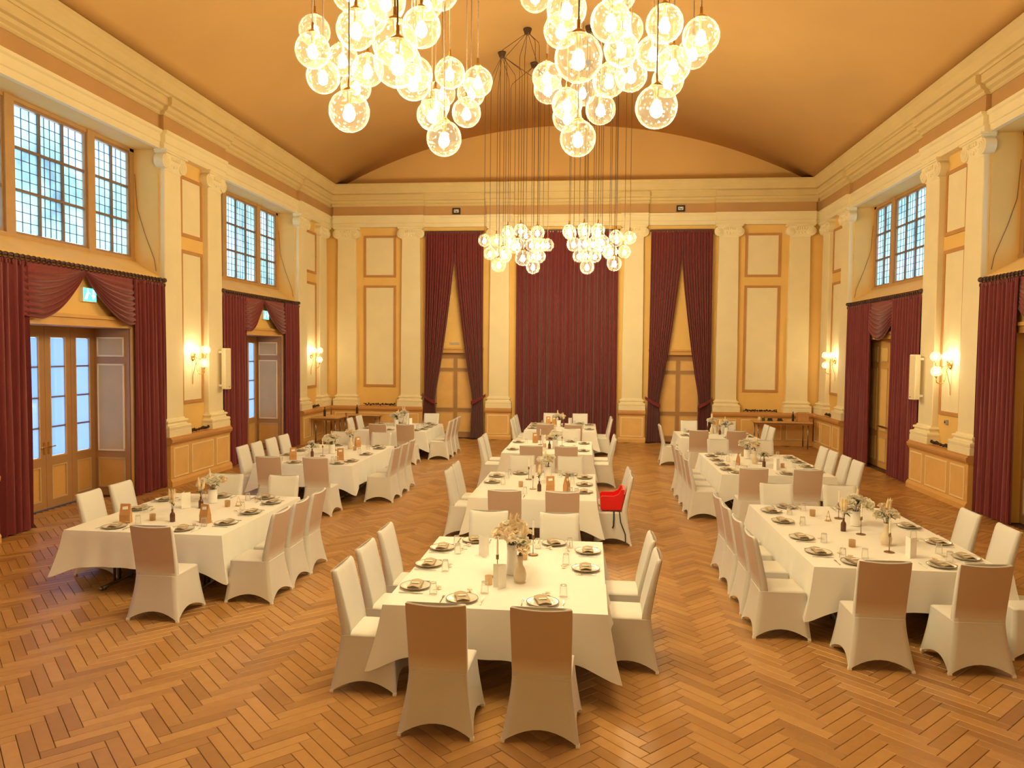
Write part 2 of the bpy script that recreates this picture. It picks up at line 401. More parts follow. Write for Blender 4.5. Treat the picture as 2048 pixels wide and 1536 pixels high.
# ---- entablature: architrave, frieze and cornice, breaking forward above the pilasters
ARCH = [(-0.05, 7.01), (0.0, 7.003), (0.012, 7.0), (0.10, 7.0), (0.10, 7.12), (0.125, 7.135), (0.125, 7.29), (0.16, 7.32), (0.165, 7.375), (-0.05, 7.385)]
FRZ = [(-0.05, 7.37), (0.09, 7.37), (0.09, 7.70), (-0.05, 7.70)]
COR1 = [(-0.05, 7.68), (0.11, 7.68), (0.14, 7.71), (0.14, 7.74), (0.20, 7.78), (0.22, 7.84), (0.28, 7.86), (0.30, 7.89), (0.30, 8.02), (-0.05, 8.02)]
COR2 = [(-0.05, 8.01), (0.33, 8.01), (0.35, 8.05), (0.40, 8.07), (0.43, 8.12), (0.47, 8.22), (0.52, 8.29), (0.53, 8.36), (-0.05, 8.38)]
def run(prof, t0, t1, M, extra=0.0):
    zm = sum(z for _, z in prof) / len(prof)
    pr = [(d + (extra if d > 0.05 else 0), z + ((0.003 if z > zm else -0.003) if extra else 0)) for d, z in prof]
    return MB().loft([[(t0, d, z) for d, z in pr], [(t1, d, z) for d, z in pr]]).mapped(M)
def entablature(wall, M, t0, t1, breaks):
    run(ARCH, t0, t1, M).build('architrave', 'cream', wall)
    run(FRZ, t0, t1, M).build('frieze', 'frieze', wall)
    a = run(COR1, t0, t1, M); b = run(COR2, t0, t1, M); a.add(b.v, b.f); a.build('cornice', 'cornice', wall)
    for q0, q1 in breaks:
        run(ARCH, q0, q1, M, 0.085).build('architrave_block', 'cream', wall)
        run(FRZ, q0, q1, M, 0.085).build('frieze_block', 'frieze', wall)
        run(COR1, q0 - 0.03, q1 + 0.03, M, 0.085).build('cornice_block', 'cornice', wall)
SB = [(7.42, 10.02), (14.62, 17.22), (21.78, 24.42)]
for s, w in ((-1, wall_left), (1, wall_right)): entablature(w, MAPS(s), FRONT, DP, SB)
BB = [(-7.8, -4.72), (-2.62, -1.74), (1.74, 2.62), (4.72, 7.8)]
entablature(wall_back, MAPB, -WP, WP, BB)

# ---- pilasters
def pilaster(wall, c, M):
    r = []
    for k, (w, z) in enumerate([(0.335, 1.40), (0.335, 3.0), (0.325, 4.5), (0.315, 5.8), (0.305, 6.62)]):
        r.append([(c - w, -0.03, z), (c - w, 0.11, z), (c - w + 0.012, 0.122, z), (c + w - 0.012, 0.122, z), (c + w, 0.11, z), (c + w, -0.03, z)])
    p = MB().loft(r).mapped(M).build('pilaster', 'cream', wall)
    # base: plinth, torus, scotia, torus
    bp = [(0.43, 0.25, 1.035), (0.43, 0.25, 1.17), (0.425, 0.235, 1.175), (0.43, 0.245, 1.20), (0.435, 0.25, 1.235), (0.42, 0.24, 1.265), (0.385, 0.185, 1.275),
          (0.37, 0.17, 1.30), (0.372, 0.17, 1.32), (0.395, 0.195, 1.33), (0.40, 0.20, 1.355), (0.39, 0.19, 1.375), (0.355, 0.145, 1.385), (0.345, 0.135, 1.42)]
    MB().loft([[(c - w, -0.03, z), (c - w, d, z), (c + w, d, z), (c + w, -0.03, z)] for w, d, z in bp]).mapped(M).build('base', 'cream_stucco', p)
    mb = MB()
    mb.loft([[(c - w, -0.03, z), (c - w, d, z), (c + w, d, z), (c + w, -0.03, z)] for w, d, z in
             [(0.40, 0.20, 6.925), (0.42, 0.235, 6.94), (0.42, 0.235, 6.965), (0.435, 0.255, 6.97), (0.435, 0.255, 7.003)]])
    mb.loft([[(c - w, -0.03, z), (c - w, d, z), (c + w, d, z), (c + w, -0.03, z)] for w, d, z in
             [(0.31, 0.13, 6.60), (0.32, 0.15, 6.66), (0.36, 0.19, 6.80), (0.37, 0.20, 6.93)]])
    for sg in (-1, 1):                       # volutes: stepped scroll discs
        cc = c + sg * 0.315
        for rad, d in ((0.150, 0.185), (0.118, 0.205), (0.085, 0.222), (0.045, 0.24)):
            n = 18
            mb.loft([[(cc + rad * math.cos(2 * PI * i / n), dd, 6.775 + rad * math.sin(2 * PI * i / n)) for i in range(n)] for dd in (-0.02, d - 0.012)] +
                    [[(cc + (rad - 0.012) * math.cos(2 * PI * i / n), d, 6.775 + (rad - 0.012) * math.sin(2 * PI * i / n)) for i in range(n)]])
    for i in range(5):                       # egg ornaments and the hanging festoon
        mb.sphere((c - 0.14 + 0.07 * i, 0.20, 6.86), 0.036, 8, 6, 1, 1, 1.3)
    for i in range(3):
        mb.sphere((c - 0.09 + 0.09 * i, 0.165, 6.75 - (0.03 if i == 1 else 0)), 0.04, 8, 6, 1, 0.7, 1)
    mb.mapped(M).build('capital', 'cream_stucco', p)
    return p
side_pil = [c + k * PITCHY for k in (-1, 0, 1) for c in PIL]
for s, w in ((-1, wall_left), (1, wall_right)):
    for c in side_pil: pilaster(w, c, MAPS(s))
for c in (7.36, 5.16, 2.18):
    for sg in (-1, 1): pilaster(wall_back, sg * c, MAPB)

# ---- dado pedestals with framed panels
def frame_rect(mb, t0, t1, z0, z1, w, d0, d1):
    mb.box(t0, t1, d0, d1, z0, z0 + w); mb.box(t0, t1, d0, d1, z1 - w, z1)
    mb.box(t0, t0 + w, d0, d1, z0 + w, z1 - w); mb.box(t1 - w, t1, d0, d1, z0 + w, z1 - w); return mb
def dado(wall, M, t0, t1, panels):
    b = MB().box(t0 + 0.02, t1 - 0.02, -0.03, 0.255, 0, 0.93).mapped(M).build('dado', 'dado', wall)
    pr = [(-0.03, 0.87), (0.265, 0.87), (0.275, 0.90), (0.30, 0.92), (0.31, 0.97), (0.305, 1.0), (0.28, 1.01), (0.275, 1.04), (-0.03, 1.04)]
    MB().loft([[(t0, d, z) for d, z in pr], [(t1, d, z) for d, z in pr]]).mapped(M).build('dado_cap', 'dado_dark', b)
    pr = [(-0.03, 0), (0.30, 0), (0.30, 0.10), (0.285, 0.13), (0.265, 0.16), (-0.03, 0.16)]
    MB().loft([[(t0, d, z) for d, z in pr], [(t1, d, z) for d, z in pr]]).mapped(M).build('skirting', 'dado', b)
    for a, c in panels:
        MB().box(a, c, 0.24, 0.262, 0.20, 0.80).mapped(M).build('dado_panel', 'dado_panel', b)
        frame_rect(MB(), a - 0.015, c + 0.015, 0.185, 0.815, 0.026, 0.24, 0.272).mapped(M).build('panel_bead', 'bead', b)
for s, w in ((-1, wall_left), (1, wall_right)):
    M = MAPS(s)
    for k in (-1, 0): dado(w, M, 14.6 + (k * PITCHY), 17.22 + k * PITCHY, [(14.74 + k * PITCHY, 15.27 + k * PITCHY), (15.45 + k * PITCHY, 16.36 + k * PITCHY), (16.54 + k * PITCHY, 17.09 + k * PITCHY)])
    dado(w, M, 21.78, 24.30, [(21.90, 22.42), (22.60, 23.46), (23.62, 24.12)])
for sg in (-1, 1):
    def R(*q): return [tuple(sorted((sg * a, sg * b))) for a, b in q]
    dado(wall_back, MAPB, *R((4.70, 7.86))[0], R((4.86, 5.46), (5.64, 6.86), (7.04, 7.7)))
    dado(wall_back, MAPB, *R((1.74, 2.62))[0], R((1.84, 2.52)))

# ---- moulded wall panels
def wall_panel(wall, M, t0, t1, z0, z1):
    p = MB().box(t0, t1, -0.01, 0.012, z0, z1).mapped(M).build('wall_panel', 'cream', wall)
    frame_rect(MB(), t0 - 0.02, t1 + 0.02, z0 - 0.02, z1 + 0.02, 0.075, -0.01, 0.032).mapped(M).build('panel_moulding', 'moulding', p)
for s, w in ((-1, wall_left), (1, wall_right)):
    for k in (-1, 0, 1):
        wall_panel(w, MAPS(s), 15.50 + k * PITCHY, 16.38 + k * PITCHY, 5.38, 6.66)
        wall_panel(w, MAPS(s), 15.50 + k * PITCHY, 16.38 + k * PITCHY, 1.70, 5.05)
for sg in (-1, 1):
    a, b = sorted((sg * 5.71, sg * 6.77))
    wall_panel(wall_back, MAPB, a, b, 5.37, 6.72); wall_panel(wall_back, MAPB, a, b, 1.70, 5.06)

# ---- windows: two and three lights of leaded glass between painted mullions
WN = [0]
def window(s, a, b):
    WN[0] += 1; M = MAPS(s); c = (a + b) / 2; D = -0.55
    fr = MB()
    z0, z1 = 4.70, 7.0
    # jambs, head, bottom rail, two mullions
    fr.box(a, a + 0.13, D - 0.10, D + 0.03, z0, z1); fr.box(b - 0.13, b, D - 0.10, D + 0.03, z0, z1)
    fr.box(a, b, D - 0.10, D + 0.03, z1 - 0.06, z1); fr.box(a, b, D - 0.10, D + 0.05, z0 - 0.1, z0 + 0.07)
    for x in (c - 1.0, c + 1.0): fr.box(x - 0.10, x + 0.10, D - 0.10, D + 0.052, z0 - 0.1, z1)
    w = struct(fr.mapped(M).build('window_%d' % WN[0], 'window_post'))
    groups = [(a + 0.13, c - 1.10, 2), (c - 0.90, c + 0.90, 3), (c + 1.10, b - 0.13, 2)]
    zz0, zz1 = z0 + 0.07, z1 - 0.06
    for g0, g1, n in groups:
        mb = MB(); frame_rect(mb, g0, g1, zz0, zz1, 0.045, D - 0.07, D + 0.015)
        fb = mb.mapped(M).build('sash', 'window_frame', w)
        mb = MB()
        gw = (g1 - g0 - 0.09) / n
        for i in range(1, n): mb.box(g0 + 0.045 + gw * i - 0.022, g0 + 0.045 + gw * i + 0.022, D - 0.06, D + 0.01, zz0 + 0.045, zz1 - 0.045)
        gh = (zz1 - zz0 - 0.09) / 3
        for j in range(1, 3): mb.box(g0 + 0.045, g1 - 0.045, D - 0.058, D + 0.012, zz0 + 0.045 + gh * j - 0.022, zz0 + 0.045 + gh * j + 0.022)
        mb.mapped(M).build('glazing_bar', 'muntin', fb)
        for i in range(n):
            for j in range(3):
                t0, t1 = g0 + 0.045 + gw * i + 0.015, g0 + 0.045 + gw * (i + 1) - 0.015
                y0, y1 = zz0 + 0.045 + gh * j + 0.015, zz0 + 0.045 + gh * (j + 1) - 0.015
                MB().box(t0, t1, D - 0.034, D - 0.030, y0, y1).mapped(M).build('pane', 'cathedral_glass', fb)
                mb = MB(); q = 4 if (n == 3 and i == 1) else 3
                for e in range(1, q): x = t0 + (t1 - t0) * e / q; mb.box(x - 0.005, x + 0.005, D - 0.038, D - 0.022, y0, y1)
                for e in range(1, 4): x = y0 + (y1 - y0) * e / 4; mb.box(t0, t1, D - 0.038, D - 0.022, x - 0.005, x + 0.005)
                mb.mapped(M).build('lead_came', 'lead', fb)
    # the cord of the window opener hanging down the reveal
    mb = MB()
    pts = [(b - 0.02, D + 0.06, 6.5), (b - 0.012, D + 0.10, 5.8), (b - 0.012, D + 0.25, 5.3), (b - 0.012, D + 0.46, 4.75), (b - 0.012, D + 0.5, 4.5)]
    mb.tube(pts, 0.0045, 5).mapped(M).build('opener_cord', 'cord', w)
    return w
for a, b in BAYS: window(-1, a, b)
for a, b in BAYS: window(1, a, b)

# ---- doors
DN = [0]
def glazed_door(a, b):
    DN[0] += 1; M = MAPS(-1); c = (a + b) / 2; h = 1.37
    fr = MB()
    for sg in (-1, 1):
        fr.box(*sorted((c + sg * h, c + sg * (h + 0.17))), -0.01, 0.035, 0, 3.30)
        fr.box(*sorted((c + sg * (h - 0.03), c + sg * (h + 0.08))), -0.01, 0.055, 0, 3.30)
    fr.box(c - h - 0.17, c + h + 0.17, -0.01, 0.04, 3.28, 3.42); fr.box(c - h - 0.20, c + h + 0.20, -0.01, 0.08, 3.42, 3.48)
    fr.box(c - h, c + h, -0.90, 0.0, 3.28, 3.34)
    d = struct(fr.mapped(M).build('door_%d' % DN[0], 'door_tan'))
    for sg in (-1, 1):                      # panelled jamb linings
        e = c + sg * h
        j = MB().box(*sorted((e, e - sg * 0.03)), -0.80, 0.0, 0, 3.28).mapped(M).build('jamb_lining', 'door_brown', d)
        for z0, z1, mt in ((2.75, 3.09, 'door_panel'), (0.90, 2.57, 'door_panel'), (0.18, 0.73, 'door_tan')):
            e2 = e - sg * 0.03
            MB().box(*sorted((e2, e2 - sg * 0.012)), -0.66, -0.14, z0, z1).mapped(M).build('jamb_panel', mt, j)
            mb = MB()
            for q in ((-0.68, -0.12, z0 - 0.02, z0 + 0.01), (-0.68, -0.12, z1 - 0.01, z1 + 0.02), (-0.68, -0.65, z0, z1), (-0.15, -0.12, z0, z1)):
                mb.box(*sorted((e2, e2 - sg * 0.02)), *q)
            mb.mapped(M).build('jamb_bead', 'bead' if mt == 'door_panel' else 'door_panel', j)
    lw = (2 * h - 0.06) / 4
    for i in range(4):
        t0 = c - h + 0.03 + lw * i + 0.004; t1 = t0 + lw - 0.008; D0, D1 = -0.80, -0.745
        mb = MB()
        mb.box(t0, t0 + 0.14, D0, D1, 0.001, 3.285); mb.box(t1 - 0.14, t1, D0, D1, 0.001, 3.285)
        mb.box(t0 + 0.14, t1 - 0.14, D0, D1, 3.08, 3.285); mb.box(t0 + 0.14, t1 - 0.14, D0, D1, 0.76, 0.93); mb.box(t0 + 0.14, t1 - 0.14, D0, D1, 0.001, 0.15)
        leaf = mb.mapped(M).build('door_leaf', 'door_brown', d)
        zs = [0.93, 1.46, 2.0, 2.55, 3.08]
        for k in range(4):
            MB().box(t0 + 0.13, t1 - 0.13, D0 + 0.024, D0 + 0.03, zs[k] + 0.008, zs[k + 1] - 0.008).mapped(M).build('pane', 'frosted_pane', leaf)
        mb = MB()
        for k in range(1, 4): mb.box(t0 + 0.14, t1 - 0.14, D0 + 0.01, D1 - 0.01, zs[k] - 0.012, zs[k] + 0.012)
        mb.mapped(M).build('glazing_bar', 'muntin', leaf)
        MB().box(t0 + 0.14, t1 - 0.14, D0 + 0.01, D1 - 0.018, 0.15, 0.76).mapped(M).build('door_panel', 'door_tan', leaf)
        frame_rect(MB(), t0 + 0.135, t1 - 0.135, 0.145, 0.765, 0.022, D1 - 0.02, D1 + 0.006).mapped(M).build('panel_bead', 'door_panel', leaf)
        frame_rect(MB(), t0 + 0.125, t1 - 0.125, 0.915, 3.095, 0.02, D1 - 0.01, D1 + 0.004).mapped(M).build('glass_bead', 'door_tan', leaf)
        if i in (1, 2):
            x = t1 - 0.05 if i == 1 else t0 + 0.05; sg = -1 if i == 1 else 1
            hb = MB().box(x - 0.02, x + 0.02, D1, D1 + 0.012, 0.98, 1.2)
            hb.tube([(x, D1, 1.12), (x, D1 + 0.06, 1.12), (x + sg * 0.11, D1 + 0.06, 1.12)], 0.011, 6)
            hb.mapped(M).build('door_handle', 'brass', leaf)
    return d
for a, b in BAYS: glazed_door(a, b)
def panel_door(M, c, h, top, D, cols, frame_m, leaf_m, panel_m, rows, casing=True, handle=None):
    DN[0] += 1
    fr = MB()
    if casing:
        for sg in (-1, 1): fr.box(*sorted((c + sg * h, c + sg * (h + 0.16))), -0.01, 0.04, 0, top)
    fr.box(c - h - 0.16, c + h + 0.16, -0.01, 0.05, top, top + 0.12); fr.box(c - h - 0.19, c + h + 0.19, -0.01, 0.09, top + 0.12, top + 0.18)
    d = struct(fr.mapped(M).build('door_%d' % DN[0], frame_m))
    leaf = MB().box(c - h, c + h, D - 0.05, D, 0.005, top - 0.005).mapped(M).build('door_leaf', leaf_m, d)
    for t0, t1 in cols:
        for z0, z1 in rows:
            MB().box(t0, t1, D - 0.01, D + 0.012, z0, z1).mapped(M).build('door_panel', panel_m, leaf)
            frame_rect(MB(), t0 - 0.015, t1 + 0.015, z0 - 0.015, z1 + 0.015, 0.03, D - 0.01, D + 0.022).mapped(M).build('panel_bead', 'door_panel' if panel_m != 'door_panel' else 'bead', leaf)
    if handle:
        mb = MB().box(handle - 0.02, handle + 0.02, D, D + 0.012, 1.0, 1.22)
        mb.tube([(handle, D, 1.14), (handle, D + 0.06, 1.14), (handle + 0.10, D + 0.06, 1.14)], 0.012, 6).mapped(M).build('door_handle', 'brass', leaf)
    return d
for sg in (-1, 1):
    c = sg * 3.67
    panel_door(MAPB, c, 0.79, 2.84, -0.10, [(c - 0.63, c - 0.08), (c + 0.08, c + 0.63)], 'door_tan', 'door_brown', 'dado_panel',
               [(2.34, 2.64), (1.0, 2.2), (0.2, 0.84)], casing=False, handle=c - 0.71 if sg < 0 else c + 0.64)
for a, b in BAYS:
    c = (a + b) / 2; h = 1.37; lw = h / 2
    panel_door(MAPS(1), c, h, 3.30, -0.17, [(c - h + lw * i + 0.13, c - h + lw * (i + 1) - 0.13) for i in range(4)], 'door_tan', 'door_tan' if a > 15 else 'door_brown', 'yellow' if a > 15 else 'cream',
               [(2.74, 3.10), (0.96, 2.56), (0.18, 0.78)])
    if a > 15:
        mb = MB().tube([(c - h + 0.3, -0.10, 1.08), (c + h - 0.9, -0.10, 1.08)], 0.02, 8)
        pb = mb.mapped(MAPS(1)).build('panic_bar', 'bronze', [o for o in COL.objects if o.name == 'door_%d' % DN[0]][0])
# ================================================================ things on the walls
def sub(mb, o):                      # world-space mesh into the frame of an unrotated empty
    l = o.location; mb.v = [(x - l.x, y - l.y, z - l.z) for x, y, z in mb.v]; return mb
def drape(M, lo, hi, z0, z1, d0, folds, amp, rows=22, seed=0):
    """hanging pleated cloth; lo(z), hi(z) give its edges"""
    rnd = random.Random(seed); ph = [rnd.uniform(-0.5, 0.5) for _ in range(folds + 2)]; am = [rnd.uniform(0.65, 1.25) for _ in range(folds + 2)]
    def fn(u, v):
        z = z1 + (z0 - z1) * v; a, b = lo(z), hi(z)
        k = u * folds; i = int(k); wob = ph[i] * (1 - (k - i)) + ph[i + 1] * (k - i); A = am[i] * (1 - (k - i)) + am[i + 1] * (k - i)
        ease = 0.55 + 0.45 * min(1, v * 4)
        d = d0 + amp * A * ease * math.sin(2 * PI * k + 0.8 * wob * (0.3 + v)) + 0.25 * amp * math.sin(4 * PI * k + 3 * v)
        t = a + (b - a) * u + 0.12 * (b - a) / folds * math.sin(2 * PI * k * 0.5 + 2.5 * v)
        return M(t, d, z)
    return MB().grid(fn, folds * 9, rows)
def curtain(M, lo, hi, z0, z1, d0, folds, amp, label, group=None, m='velvet', seed=0):
    l0 = lo if callable(lo) else (lambda z: lo); h0 = hi if callable(hi) else (lambda z: hi)
    c = Vector(M((l0(z0) + h0(z0)) / 2, d0, z0))
    t = thing('curtain', c, 0, label, 'curtain', group)
    sub(drape(M, l0, h0, z0, z1, d0, folds, amp, seed=seed), t).build('fabric', m, t, smooth=True)
    a, b = l0(z1), h0(z1)
    mb = MB()
    for i in range(folds * 2 + 1):           # pinch pleats of the heading tape
        x = a + (b - a) * (i + 0.5) / (folds * 2 + 1)
        mb.sphere((x, d0 + 0.012, z1 - 0.03), 0.03, 6, 4, 0.6, 0.7, 1.4)
    sub(mb.mapped(M), t).build('heading', m, t, smooth=True)
    return t
def swag(M, tc, to, z1, drop, d0, label, both=False, seed=0):
    rnd = random.Random(seed); N = 8
    c = Vector(M((tc + to) / 2, d0, z1 - drop)); t = thing('swag_valance', c, 0, label, 'valance', None)
    def fn(u, v):
        w = v ** 0.9
        if both: dz = w * (0.30 + (drop - 0.30) * math.sin(PI * (0.08 + 0.84 * u)))
        else: dz = w * (0.06 + (drop - 0.06) * ((1 - (1 - u) ** 2.3) - 0.10 * max(0, u - 0.75) * 4))
        full = (math.sin(PI * u) ** 0.5) if both else (0.25 + 0.75 * u ** 0.5)
        fold = math.sin(2 * PI * N * v + 0.5 * math.sin(5 * u + seed))
        side = 1 - 0.75 * (max(0, u - 0.8) / 0.2) if not both else min(1, min(u, 1 - u) / 0.12)
        d = d0 - 0.05 + (0.11 * full * v * (1 - 0.35 * v) + 0.042 * full * min(1, v * 3) * fold) * side + 0.03 * side
        tt = tc + (to - tc) * u
        return M(tt, d, z1 - dz - 0.012 * full * fold * v)
    sub(MB().grid(fn, 30, 80), t).build('fabric', 'velvet_bright', t, smooth=True)
    e = [fn(u / 30, 1.0) for u in range(31)]
    sub(MB().tube(e, 0.014, 6), t).build('hem_roll', 'velvet', t, smooth=True)
    return t
def curtain_rod(M, a, b, z, d, label):
    t = thing('curtain_rod', Vector(M((a + b) / 2, d, z)), 0, label, 'curtain rod')
    sub(MB().tube([(a, d, z), (b, d, z)], 0.028, 10).mapped(M), t).build('rod', 'rod', t, smooth=True)
    for x in (a, b): sub(MB().sphere((x, d, z), 0.05, 12, 8).mapped(M), t).build('finial', 'rod', t, smooth=True)
    n = int((b - a) / 0.115)
    ring = MB()
    rings = [[((0.046 + 0.011 * math.cos(2 * PI * j / 6)) * math.cos(2 * PI * i / 12), 0.011 * math.sin(2 * PI * j / 6), (0.046 + 0.011 * math.cos(2 * PI * j / 6)) * math.sin(2 * PI * i / 12)) for j in range(6)] for i in range(12)]
    rings.append(rings[0]); ring.loft(rings, cap=False); rm = ring.mesh('ring', 'rod', True)
    for i in range(n):
        p = Vector(M(a + 0.06 + (b - a - 0.12) * (i + 0.5) / n, d, z - 0.018)) - t.location
        link('ring', rm, t, p, (0, 0, random.uniform(-0.3, 0.3)))
    for x in (a + 0.12, b - 0.12):
        sub(MB().box(x - 0.012, x + 0.012, 0.0, d, z + 0.02, z + 0.045).mapped(M), t).build('bracket', 'rod', t)
    return t
ZR = 4.31; CT = 4.24; CD = 0.135
sd = [1]
def sdn(): sd[0] += 1; return sd[0]
ML, MR = MAPS(-1), MAPS(1)
names = ['nearer the stage', 'beside the corner table']
lab_bay = {0: 'the glazed doors far from the end wall', 1: 'the glazed doors near the end wall'}
lab_bayr = {0: 'the brown panelled doors', 1: 'the yellow panelled doors'}
for k in (0, 1):
    o = k * PITCHY
    curtain(ML, 9.96 + o, 10.88 + o + (0.30 if k else 0), 0.02, CT, CD, 6 if not k else 8, 0.055, 'dark red curtain on the stage side of ' + lab_bay[k], 'side wall curtains', seed=sdn())
    curtain(ML, 13.62 + o, 14.68 + o, 0.02, CT, CD, 8, 0.055, 'dark red curtain on the end-wall side of ' + lab_bay[k], 'side wall curtains', seed=sdn())
    tc = 12.22 + o
    swag(ML, tc, 10.74 + o + (0.30 if k else 0), CT + 0.02, 0.92, CD, 'draped red swag, stage side, above ' + lab_bay[k], seed=sdn())
    swag(ML, tc, 13.76 + o, CT + 0.02, 0.94, CD, 'draped red swag, end-wall side, above ' + lab_bay[k], seed=sdn())
    curtain_rod(ML, 9.98 + o, 14.66 + o, ZR, CD, 'dark curtain rod with rings above ' + lab_bay[k])
    if k == 0:
        curtain(MR, 13.42, 14.68, 0.02, CT, CD, 9, 0.05, 'dark red velvet curtain hanging beside ' + lab_bayr[k], 'side wall curtains', seed=sdn())
        curtain(MR, 9.96, 10.9, 0.02, CT, CD, 7, 0.05, 'dark red velvet curtain at the far jamb of ' + lab_bayr[k], 'side wall curtains', seed=sdn())
        swag(MR, 10.75, 13.56, CT + 0.02, 0.98, CD, 'draped red velvet swag above ' + lab_bayr[k], True, seed=sdn())
    else:
        curtain(MR, 17.13, 18.70, 0.02, CT, CD, 11, 0.05, 'dark red velvet curtain behind the white column speaker of the yellow panelled doors', 'side wall curtains', seed=sdn())
        curtain(MR, 20.06, 21.82, 0.02, CT, CD, 11, 0.05, 'dark red velvet curtain between the yellow panelled doors and the corner', 'side wall curtains', seed=sdn())
        swag(MR, 18.52, 20.30, CT + 0.02, 0.98, CD, 'draped red velvet swag above ' + lab_bayr[k], True, seed=sdn())
    curtain_rod(MR, 9.98 + o, 14.66 + o, ZR, CD, 'dark curtain rod with rings above ' + lab_bayr[k])
# end wall: wide closed curtain and two tied-back pairs
curtain(MAPB, -1.63, 1.67, 0.03, 6.82, 0.16, 26, 0.06, 'wide closed dark red curtain in the middle of the end wall', m='velvet', seed=sdn())
def interp(tab):
    def f(z):
        for (za, xa), (zb, xb) in zip(tab, tab[1:]):
            if z >= zb:
                k = (za - z) / (za - zb) if za != zb else 0; k = max(0, min(1, k)); return xa + (xb - xa) * k
        return tab[-1][1]
    return f
for sg, side in ((-1, 'glazed-door side'), (1, 'panelled-door side')):
    c = sg * 3.68
    gap = interp([(6.9, 0.0), (5.95, 0.0), (5.0, 0.09), (4.0, 0.21), (3.0, 0.345), (2.2, 0.47), (1.6, 0.58), (1.3, 0.63), (1.0, 0.60), (0.0, 0.56)])
    out = interp([(6.9, 0.97), (3.0, 0.985), (1.4, 1.0), (1.25, 1.0), (0.0, 1.03)])
    wl = 'left' if sg < 0 else 'right'
    def where(q): return ('outer' if q == sg else 'inner')
    for q in (-1, 1):
        if q < 0: lo, hi = (lambda z: c - out(z)), (lambda z: c - gap(z))
        else: lo, hi = (lambda z: c + gap(z)), (lambda z: c + out(z))
        wh = 'nearer the wide curtain' if q == -sg else 'nearer the corner'
        t = curtain(MAPB, lo, hi, 0.02, 6.80, 0.185, 11, 0.048, 'tied-back dark red curtain %s, end-wall door on the %s' % (wh, side), 'tied-back end wall curtains', seed=sdn())
        # tie band up to its hook
        a, b = c + q * 0.60, c + q * 1.07
        def fn(u, v):
            x = a + (b - a) * u; z = 1.20 + 0.25 * u ** 1.3 + 0.13 * (v - 0.5) * (1 - 0.3 * u)
            return MAPB(x, 0.29 + 0.03 * math.sin(PI * u) - 0.14 * u ** 3, z)
        sub(MB().grid(fn, 10, 3), t).build('tie_band', 'velvet', t, smooth=True)
        sub(MB().sphere((b, 0.13, 1.45), 0.03, 8, 6).mapped(MAPB), t).build('hook', 'brass', t, smooth=True)
    mb = MB().box(c - 0.99, c + 0.99, 0.0, 0.16, 6.80, 6.86)
    t = thing('curtain_track', Vector(MAPB(c, 0.05, 6.80)), 0, 'dark curtain track above the tied-back pair on the ' + side, 'curtain track')
    sub(mb.mapped(MAPB), t).build('rail', 'rod', t)
    mb = MB()
    for i in range(24): mb.box(c - 0.95 + 1.9 * i / 23 - 0.008, c - 0.95 + 1.9 * i / 23 + 0.008, 0.15, 0.168, 6.77, 6.81)
    sub(mb.mapped(MAPB), t).build('glider', 'bead', t)
t = thing('curtain_track', Vector(MAPB(0, 0.05, 6.82)), 0, 'dark curtain track above the wide closed curtain', 'curtain track')
sub(MB().box(-1.68, 1.72, 0.0, 0.16, 6.82, 6.88).mapped(MAPB), t).build('rail', 'rod', t)
mb = MB()
for i in range(40): mb.box(-1.6 + 3.24 * i / 39 - 0.008, -1.6 + 3.24 * i / 39 + 0.008, 0.15, 0.168, 6.79, 6.83)
sub(mb.mapped(MAPB), t).build('glider', 'bead', t)

# ---- emergency exit signs
def exit_sign(M, c, z, d, w, h, label, lit):
    t = thing('exit_sign', Vector(M(c, d, z)), 0, label, 'sign', 'exit signs')
    sub(MB().box(c - w / 2, c + w / 2, 0.0, d, z - h / 2, z + h / 2).mapped(M), t).build('housing', 'white_metal' if lit else 'black', t)
    k = 0.012 if lit else 0.03
    f0, f1 = ('sign_green', 'sign_white') if lit else ('black', 'paper')
    sub(MB().box(c - w / 2 + k, c + w / 2 - k, d, d + 0.004, z - h / 2 + k, z + h / 2 - k).mapped(M), t).build('face', f0, t)
    g = MB()
    def q(pts): g.loft([[(c + x * w, d + dd, z + y * h) for x, y in pts] for dd in (0.004, 0.008)])
    if lit:
        q([(-0.40, -0.32), (-0.22, -0.36), (-0.16, -0.05), (-0.10, 0.18), (-0.20, 0.20), (-0.30, 0.0)])   # running figure
        q([(-0.22, 0.24), (-0.12, 0.24), (-0.12, 0.38), (-0.22, 0.38)])
        q([(-0.10, 0.12), (0.0, 0.02), (0.02, 0.08), (-0.08, 0.18)])
        q([(0.10, -0.02), (0.18, -0.02), (0.18, 0.36), (0.30, 0.36), (0.30, -0.02), (0.40, -0.02), (0.24, -0.34)])  # down arrow
    else:
        q([(-0.30, -0.24), (0.30, -0.24), (0.30, 0.24), (-0.30, 0.24)])
        b = MB()
        for x0, x1, y0, y1 in ((-0.22, -0.12, -0.15, 0.16), (-0.04, 0.03, -0.18, 0.10), (0.03, 0.10, -0.18, 0.0), (0.16, 0.22, -0.15, 0.16)):
            b.box(c + x0 * w, c + x1 * w, d + 0.008, d + 0.011, z + y0 * h, z + y1 * h)
        sub(b.mapped(M), t).build('figure', 'black', t)
    sub(g.mapped(M), t).build('pictogram', f1, t)
    return t
exit_sign(ML, 12.44, 3.84, 0.06, 0.36, 0.25, 'lit green exit sign between swags above ' + lab_bay[0], True)
exit_sign(ML, 12.44 + PITCHY + 0.1, 3.84, 0.06, 0.36, 0.25, 'lit green exit sign between swags above ' + lab_bay[1], True)
exit_sign(MAPB, -3.63, 7.51, 0.14, 0.26, 0.20, 'small black framed exit sign on the frieze, glazed-door side', False)
exit_sign(MAPB, 3.63, 7.52, 0.14, 0.26, 0.20, 'small black framed exit sign on the frieze, panelled-door side', False)
